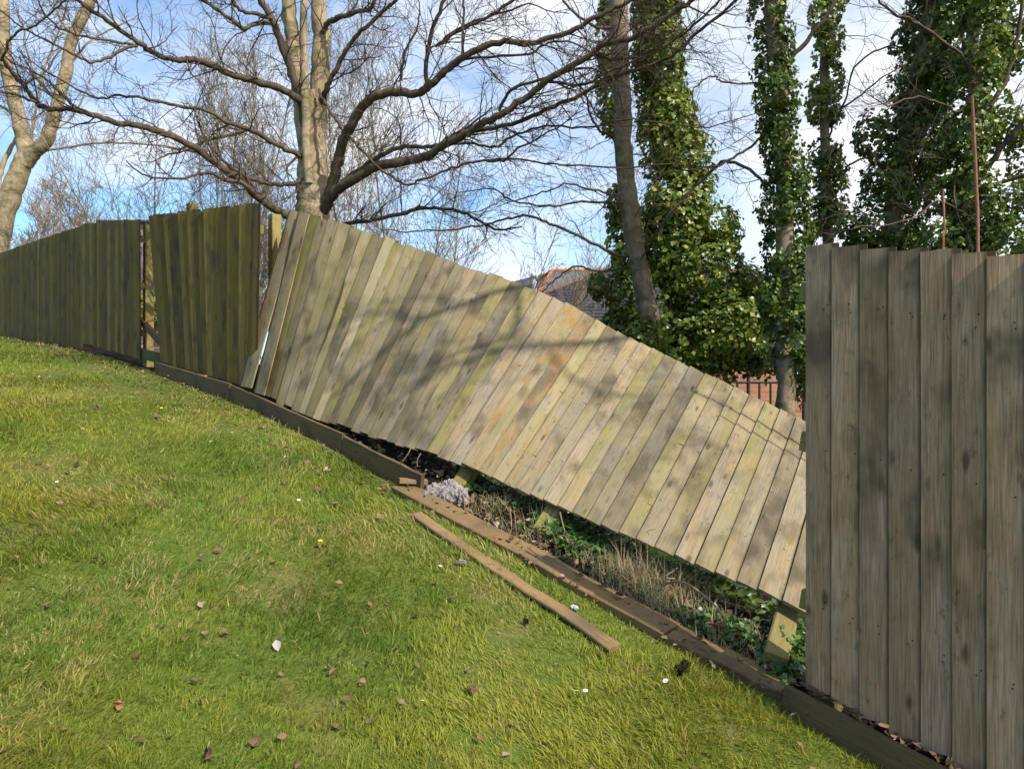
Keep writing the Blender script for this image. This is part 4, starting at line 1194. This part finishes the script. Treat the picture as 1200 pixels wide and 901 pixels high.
def lawn_grass():
    n = 640000
    d = np.exp(rng.uniform(math.log(1.9), math.log(21), n))
    px = rng.uniform(-420, 1420, n)
    x = (px - 600) / F * d; y = d
    s, nn = sn(x, y)
    edge = .07 + .05 * vnoise(s * 6, s * 0, 4)
    keep = (nn > edge) & (nn < 9)
    bare = (nn < .55 + .25 * vnoise(s * 2, nn * 3, 6)) & (s > 5.5) & (rng.random(n) < .8)
    keep &= ~bare
    # tussocks: jittered cells, blades lean outward from the middle of their tuft
    cx, cy = np.floor(x * 9), np.floor(y * 9)
    hx = np.sin(cx * 127.1 + cy * 311.7) * 43758.5; hx -= np.floor(hx)
    hy = np.sin(cx * 269.5 + cy * 183.3) * 43758.5; hy -= np.floor(hy)
    hz = np.sin(cx * 97.5 + cy * 41.3) * 9758.5; hz -= np.floor(hz)
    ox = x - (cx + .2 + .6 * hx) / 9; oy = y - (cy + .2 + .6 * hy) / 9
    big = vnoise(x * 2.1, y * 2.1, 12) * .55 + vnoise(x * 5.5, y * 5.5, 13) * .45
    keep &= rng.random(n) < .55 + .8 * big + .2 * hz
    wx = vnoise(x * 1.3, y * 1.3, 31) - .5; wy = vnoise(x * 1.3, y * 1.3, 32) - .5
    lx = ox * 9 * .9 + wx * 1.6 + rng.normal(0, .32, n); ly = oy * 9 * .9 + wy * 1.6 + rng.normal(0, .32, n)
    h = (.020 + .046 * sstep(.25, .85, big) + .012 * hz) * rng.uniform(.55, 1.4, n)
    wd = (.0022 + .0007 * d) * rng.uniform(.7, 1.3, n)
    patch = vnoise(x * 1.1 + 3, y * 1.1, 15) * .6 + vnoise(x * 3.7, y * 3.7, 16) * .4
    tone = np.zeros((n, 4))
    tone[:, 0] = np.clip(rng.random(n) * .6 + (patch - .5) * 2.0 + .25 + .25 * (hz - .5), 0, 1)
    st = sstep(.48, .78, vnoise(x * 1.9 + 9, y * 1.9, 17) * .6 + vnoise(x * 6, y * 6, 18) * .4)
    straw = rng.random(n) < .09 + .55 * st + .2 * ((nn < .7) & (s > 5))
    tone[:, 1] = np.where(straw, rng.uniform(.4, 1, n), rng.uniform(0, .15, n)); tone[:, 3] = 1
    lx = np.where(straw, lx * 1.9, lx); ly = np.where(straw, ly * 1.9, ly)
    k = keep
    blades('grass', x[k], y[k], h[k], wd[k], M_GRASS, tone[k], .55, lxy=(lx[k], ly[k]))['kind'] = 'stuff'
lawn_grass()
bpy.data.objects['grass']['label'] = 'short tufty yellow green lawn grass'
bpy.data.objects['grass']['category'] = 'grass'

# dry grass in the hollow
def hollow():
    x, y, h = [], [], []
    for px, py, r_, n, hh in ((770, 690, .26, 700, .17), (735, 675, .2, 400, .12), (620, 628, .2, 260, .12), (580, 598, .15, 160, .1), (800, 712, .2, 300, .12), (700, 668, .25, 260, .09), (850, 762, .2, 320, .09), (900, 785, .15, 160, .08), (560, 600, .1, 100, .08), (660, 650, .25, 220, .08)):
        g = G(px, py)
        x.append(g[0] + rng.normal(0, r_ * .5, n)); y.append(g[1] + rng.normal(0, r_ * .5, n)); h.append(np.full(n, hh) * rng.uniform(.5, 1.4, n))
    x, y, h = map(np.concatenate, (x, y, h))
    s, nn = sn(x, y); k = nn < .03; x, y, h = x[k], y[k], h[k]
    n = len(x); tone = np.zeros((n, 4)); tone[:, 0] = rng.random(n); tone[:, 1] = np.where(rng.random(n) < .3, rng.uniform(.5, 1, n), 0); tone[:, 3] = 1
    o = blades('dry_grass', x, y, h, np.full(n, .0035), M_DRY, tone, 1.1, .7)
    tag(o, 'tangled straw coloured dead grass in the hollow under the collapsed panels', 'dry grass', kind='stuff')
    # leaf litter
    n = 4600
    s = rng.uniform(-.9, 5.2, n); nn = -.03 - 1.9 * rng.random(n) ** 1.3
    p = O0[None] + U[None] * s[:, None] + NF[None] * nn[:, None]
    z = height(p[:, 0], p[:, 1]) + rng.uniform(.003, .03, n)
    C = np.stack([p[:, 0], p[:, 1], z], 1); tone = np.zeros((n, 4)); tone[:, 0] = rng.random(n) ** 1.5; tone[:, 1] = np.where(rng.random(n) < .06, .8, 0); tone[:, 3] = 1
    o = leaves('leaf_litter', C, np.array([[0, 0, 1.]]) + rng.normal(0, .5, (n, 3)), .045 * rng.uniform(.5, 1.4, n), M_DEAD, None, tone, 'dead')
    tag(o, 'brown leaf litter covering the bare soil under the collapsed panels', 'leaf litter', kind='stuff')
    # litter along the foot of the uphill fence and lying on the near gravel board
    n = 1000
    s = rng.uniform(2.5, 13, n); nn = .08 + .5 * rng.random(n) ** 2
    p = O0[None] + U[None] * s[:, None] + NF[None] * nn[:, None]
    C = np.stack([p[:, 0], p[:, 1], height(p[:, 0], p[:, 1]) + rng.uniform(.003, .02, n)], 1)
    s2 = rng.uniform(-.75, .05, 60); p2 = O0[None] + U[None] * s2[:, None] + NF[None] * rng.uniform(.022, .05, 60)[:, None]
    C2 = np.stack([p2[:, 0], p2[:, 1], -1.268 + s2 * .2 + rng.uniform(.0, .012, 60)], 1)
    s3 = rng.uniform(-.1, 2.8, 170); p3 = O0[None] + U[None] * s3[:, None] + NF[None] * rng.uniform(-.04, .16, 170)[:, None]
    C3 = np.stack([p3[:, 0], p3[:, 1], height(p3[:, 0], p3[:, 1]) + rng.uniform(.03, .055, 170)], 1)
    d4 = np.exp(rng.uniform(math.log(2.2), math.log(14), 620)); x4 = (rng.uniform(-200, 1200, 620) - 600) / F * d4; k4 = sn(x4, d4)[1] > .1
    C4 = np.stack([x4, d4, height(x4, d4) + rng.uniform(.012, .035, 620)], 1)[k4]
    C = np.concatenate([C, C2, C3, C4]); n = len(C); tone = np.zeros((n, 4)); tone[:, 0] = rng.random(n); tone[:, 0] *= .75; tone[:, 1] = np.where(rng.random(n) < .06, .4, 0); tone[:, 3] = 1
    o = leaves('fallen_leaf_scatter', C, np.array([[0, 0, 1.]]) + rng.normal(0, .4, (n, 3)), .034 * rng.uniform(.3, 1.2, n), M_DEAD, None, tone, 'dead')
    tag(o, 'tiny brown leaf scraps strewn over the lawn and along the foot of the fence', 'leaf litter', kind='stuff')
    # ivy and weeds creeping in the hollow
    C = []
    for px, py, r_, n, hh in ((670, 630, .22, 420, .07), (700, 645, .18, 300, .06), (555, 578, .12, 120, .05), (630, 600, .2, 220, .05), (918, 782, .10, 130, .07), (932, 765, .10, 150, .10), (905, 795, .1, 90, .05), (860, 745, .15, 120, .06), (815, 735, .15, 120, .05)):
        g = G(px, py); C.append(np.stack([g[0] + rng.normal(0, r_ * .5, n), g[1] + rng.normal(0, r_ * .5, n), rng.uniform(.01, hh, n)], 1))
    C = np.concatenate(C); s, nn = sn(C[:, 0], C[:, 1]); C = C[nn < -.02]; C[:, 2] += height(C[:, 0], C[:, 1]); n = len(C)
    tone = np.zeros((n, 4)); tone[:, 0] = rng.random(n); tone[:, 1] = np.where(rng.random(n) < .12, .6, 0); tone[:, 3] = 1
    o = leaves('creeping_ivy', C, np.array([[-.2, -.3, 1.]]) + rng.normal(0, .45, (n, 3)), .034 * rng.uniform(.5, 1.4, n), M_WEED, None, tone)
    tag(o, 'small green weeds and creeping ivy on the soil behind the fallen planks', 'ground cover', kind='stuff')
hollow()

# long bent stems
def stem(label, pts, r0, mat=M_TWIG2):
    T = Tubes(); q = spline(pts, 6); T.tube(q, np.linspace(r0, r0 * .5, len(q)), 6)
    rr = empty('dry_stalk', q[0], label, 'stem', 'dead stems in the hollow'); T.build('stem', mat, rr)
g = G(860, 742); stem('pale arching dead stem over the straw in the hollow', [G(775, 690) + [0, 0, .02], P(800, 682, 3.75), P(828, 700, 3.68), P(848, 722, 3.62), G(858, 738) + [0, 0, .0]], .006, M_DRY)
stem('thin brown bent stem hanging from the lower collapsed panel edge', [P(656, 600, 4.25), P(662, 622, 4.2), P(672, 640, 4.2), G(684, 662) + [0, 0, .0]], .004)
stem('short straight twig lying before the pale post stub', [G(795, 690) + [0, 0, .05], P(780, 676, 3.95), P(790, 668, 3.98)], .004)
for i, (x, y) in enumerate(((474, 528), (485, 535))):
    d = 5.3
    stem(['leftmost', 'rightmost'][i] + ' of two dry stalks under the edge of the upper collapsed panel', [P(x + 8, y - 4, d), P(x + 4, y + 4, d), P(x - 2 + 6 * i, y + 12, d)], .004)

# tangle of dead bramble in the dark under the panels
T = Tubes()
for i in range(1100):
    q0 = FP(rng.uniform(-.9, 4.6), rng.uniform(-2.1, -.28), 0); q0[2] = float(height(q0[0], q0[1])) + .0
    d_ = nrm([rng.normal(), rng.normal(), abs(rng.normal(0, .6))]); pp = [q0]; Ls = rng.uniform(.12, .4)
    for j in range(5):
        d_ = nrm(d_ + rng.normal(0, .3, 3) - [0, 0, .12]); pp.append(pp[-1] + d_ * Ls / 5)
    T.tube(pp, np.linspace(.0035, .0015, 6), 3)
o = T.build('dead_bramble', M_TWIG, None); tag(o, 'tangle of dead brown bramble and twigs in the dark under the collapsed panels', 'undergrowth', kind='stuff')

# low ivy undergrowth added behind the panels to block light and view
n_ = 16000
s_ = rng.uniform(-2.5, 7.5, n_); q_ = -1.35 - 4.2 * rng.random(n_) ** 1.4
p_ = O0[None] + U[None] * s_[:, None] + NF[None] * q_[:, None]
hh_ = (.12 + .42 * vnoise(p_[:, 0] * 2.2, p_[:, 1] * 2.2, 41)) * np.clip((-q_ - 1.2) * 2.5, .3, 1)
C_ = np.stack([p_[:, 0], p_[:, 1], height(p_[:, 0], p_[:, 1]) + hh_ * (1 - .6 * rng.random(n_) ** 2)], 1)
t_ = np.zeros((n_, 4)); t_[:, 0] = rng.random(n_) * .5; t_[:, 3] = 1
o = leaves('undergrowth', C_, np.array([[-.2, -.4, 1.]]) + rng.normal(0, .6, (n_, 3)), .07 * rng.uniform(.5, 1.4, n_), M_IVY, None, t_)
tag(o, 'dark low ivy undergrowth added to screen the bank behind the collapsed panels', 'undergrowth', kind='stuff')

# lumps and litter
def lump(name, c, r, mat, label, cat, n=5, sq=.6, seedn=1, group=None):
    T = MB()
    import bmesh
    for k in range(n):
        bm = bmesh.new(); bmesh.ops.create_icosphere(bm, subdivisions=4, radius=1)
        o_ = rng.normal(0, .45, 3) * r; o_[2] = abs(o_[2]) * .4
        rr = r * rng.uniform(.4, .75) if n > 1 else r
        V = np.array([v.co for v in bm.verts])
        ns = vnoise(V[:, 0] * 3 + k, V[:, 1] * 3 + V[:, 2] * 2, seedn) * .6 + vnoise(V[:, 0] * 9, V[:, 1] * 9 + V[:, 2] * 7, seedn + 1) * .35 + vnoise(V[:, 0] * 22, V[:, 1] * 20 + V[:, 2] * 17, seedn + 2) * .22
        V = V * (.5 + ns)[:, None] * rr; V[:, 2] *= sq
        T.add(V + np.asarray(c) + o_, [[v.index for v in f.verts] for f in bm.faces]); bm.free()
    return tag(T.build(name, mat, attrs=False), label, cat, group)
lump('fluff_clump', G(519, 588) + [0, 0, .03], .10, M_FLUFF, 'pale grey fluffy lump lying on the upper end of the long fallen plank', 'debris', 9, 1.15)
lump('fluff_clump', G(539, 663) + [0, 0, .01], .03, M_FLUFF, 'small pale fluffy tuft in the grass beside the narrow sunk plank', 'debris', 3)
lump('pale_stone', G(671, 716) + [0, 0, .015], .025, M_STONE, 'pale stone between the two parallel fallen planks', 'stone', 2, .9)
lump('pale_stone', G(819, 722) + [0, 0, .03], .02, M_STONE, 'white chip in the dark hollow near the dry straw', 'stone', 2, .9)
lump('foil_wrapper', G(925, 728) + [0, 0, .10], .035, M_FOIL, 'crumpled silver wrapper beside the pale snapped post stub', 'litter', 3, .5)
lump('brown_wrapper', G(936, 734) + [0, 0, .06], .04, M_RED, 'crumpled reddish wrapper under the silver one near the post stub', 'litter', 3, .4)
lump('pale_stone', G(588, 186 + 460) + [0, 0, .0], .012, M_STONE, 'small pale pebble in the gap between the fallen planks', 'stone', 1, .9)

# dark dead leaves on the long plank
def leaf_obj(g_, size, tone, label, group, name='dead_leaf', tilt=.5, n=1):
    size = size * .6; C = np.array([g_]) + rng.normal(0, size * .17, (n, 3)) * [1, 1, .4] - [0, 0, .008]
    Nn = np.array([[0, -.35, 1.]]) + rng.normal(0, tilt, (n, 3)); Nn[:, 2] = np.abs(Nn[:, 2])
    o_ = leaves(name, C, Nn, np.full(n, size) * rng.uniform(.8, 1.15, n), M_DEAD, None, np.tile([tone[0], tone[1], 0, 1], (n, 1)), 'dead')
    return tag(o_, label, 'leaf', group)
for px, py in ((680, 690), (708, 700), (723, 712), (822, 762), (600, 645), (902, 800)):
    leaf_obj(G(px, py) + [0, 0, .075], .07, (0.0, 0), 'dark curled dead leaf lying on a long fallen plank', 'dark leaves on the fallen plank', n=2)
LV = [(92, 548, .3, .09), (47, 546, .35, .07), (112, 480, .2, .09), (183, 492, .3, .1), (317, 523, .2, .07), (335, 528, .3, .07), (330, 570, .3, .09), (280, 592, .2, .09), (373, 580, .5, .1), (393, 597, .5, .08), (445, 610, .7, .1),
      (255, 649, .3, .07), (235, 659, .3, .05), (425, 806, .5, .07), (616, 736, .0, .07), (552, 815, .0, .07), (298, 881, .2, .06), (240, 750, .8, .07), (262, 748, .3, .06), (433, 713, .5, .05), (225, 486, .3, .07), (372, 495, .1, .06), (640, 700, .4, .04), (15, 520, .4, .08), (204, 560, .3, .06), (455, 575, .6, .06), (58, 715, .4, .05), (530, 705, .5, .05)]
for px, py, t, sz in LV:
    leaf_obj(G(px, py) + [0, 0, .03], sz * 1.0, (t, 0), 'small curled brown dead leaf lying in the lawn grass', 'brown leaves on the lawn', n=2, tilt=.6)
for px, py, t, g2, sz, lab in ((330, 764, .9, .9, .075, 'pale bleached leaf in the lower lawn, whitest of all the leaves'), (385, 790, 1, .1, .055, 'tan leaf in the lower lawn just right of the bleached one'), (141, 837, 1, 0, .06, 'orange leaf standing upright in the lower left lawn'), (383, 555, .8, .6, .085, 'pale crumpled leaf by a daisy near the gravel board'), (242, 893, .0, 0, .07, 'dark purplish leaf at the bottom edge of the lawn'), (236, 716, .9, .2, .06, 'pinkish leaf beside a curved straw blade')):
    o_ = leaf_obj(G(px, py) + [0, 0, .035], sz, (t, g2), lab, None, tilt=.7, n=2)
M_ORG = simple('orange_leaf', (0.38, 0.15, 0.07), (0.45, 0.22, 0.11), 20, .6, .3, 0)
for o_ in bpy.data.objects:
    if o_.get('label', '').startswith('orange leaf'):
        o_.data.materials.clear(); o_.data.materials.append(M_ORG)
lump('dark_clod', G(800, 787) + [0, 0, .02], .035, M_SOIL, 'dark clod of soil under the front edge of the short fallen plank', 'clod', 3)

# daisies
def daisy(proto=None):
    r_ = bpy.data.objects.new('daisy', None); r_.empty_display_size = .05; COL.objects.link(r_)
    tag(r_, 'small white daisy open in the lawn grass', 'daisy', 'daisies in the lawn')
    m = MB()
    for k in range(14):
        a = k / 14 * 6.283; c, s_ = math.cos(a), math.sin(a); q = np.array([-s_, c, 0]); e = np.array([c, s_, 0])
        m.add([e * .003 + [0, 0, .0], e * .008 + q * .0022 + [0, 0, .001], e * .0125 + q * .0015 + [0, 0, .002], e * .0125 - q * .0015 + [0, 0, .002], e * .008 - q * .0022 + [0, 0, .001]], [(0, 1, 2, 3, 4)])
    m.build('petals', M_WHITE, r_, attrs=False)
    T = Tubes(); T.tube([[0, 0, -.001], [0, 0, .001], [0, 0, .003], [0, 0, .004]], [.001, .004, .003, .0005], 8); T.build('centre', M_YEL, r_)
    T = Tubes(); T.tube([[0, 0, -.05], [.003, 0, -.02], [0, 0, 0]], [.0008, .0008, .0008], 4); T.build('stalk', M_WEED, r_)
    return r_
DP = [(39, 441), (46, 442), (97, 503), (67, 566), (73, 564), (228, 518), (247, 518), (272, 508), (277, 511), (293, 545), (334, 536), (303, 506), (388, 546), (557, 639), (592, 701), (676, 811), (686, 811), (780, 799), (495, 823), (590, 765), (350, 587), (370, 588), (197, 441), (244, 558), (516, 665), (430, 745)]
proto = daisy()
def place(o_, g_):
    sc = rng.uniform(.7, 1.0)
    o_.location = (g_[0], g_[1], g_[2] + .05); o_.scale = (sc, sc, sc); o_.rotation_euler = (rng.uniform(.1, .5), rng.uniform(-.2, .2), rng.uniform(0, 6))
for i, (px, py) in enumerate(DP):
    if i == 0: o_ = proto
    else:
        o_ = proto.copy(); COL.objects.link(o_)
        for ch in proto.children:
            c = ch.copy(); c.parent = o_; COL.objects.link(c)
    gg = G(px, py, .045); place(o_, gg - [0, 0, .045])
for i, (px, py) in enumerate(((189, 485), (375, 645))):
    T = Tubes(); g_ = G(px, py) + [0, 0, .045]
    r_ = empty('dandelion', g_ - [0, 0, .045], ['yellow dandelion in the upper lawn below the dark panel', 'yellow dandelion in the middle of the lawn by a brown leaf'][i], 'dandelion', 'dandelions')
    T.tube([g_ + [0, 0, -.004], g_, g_ + [0, 0, .006], g_ + [0, 0, .008]], [.003, .015, .012, .002], 12); T.build('flower_head', M_YEL, r_)
    T = Tubes(); T.tube([g_ - [0, 0, .045], g_], [.0015, .0015], 5); T.build('stalk', M_WEED, r_)
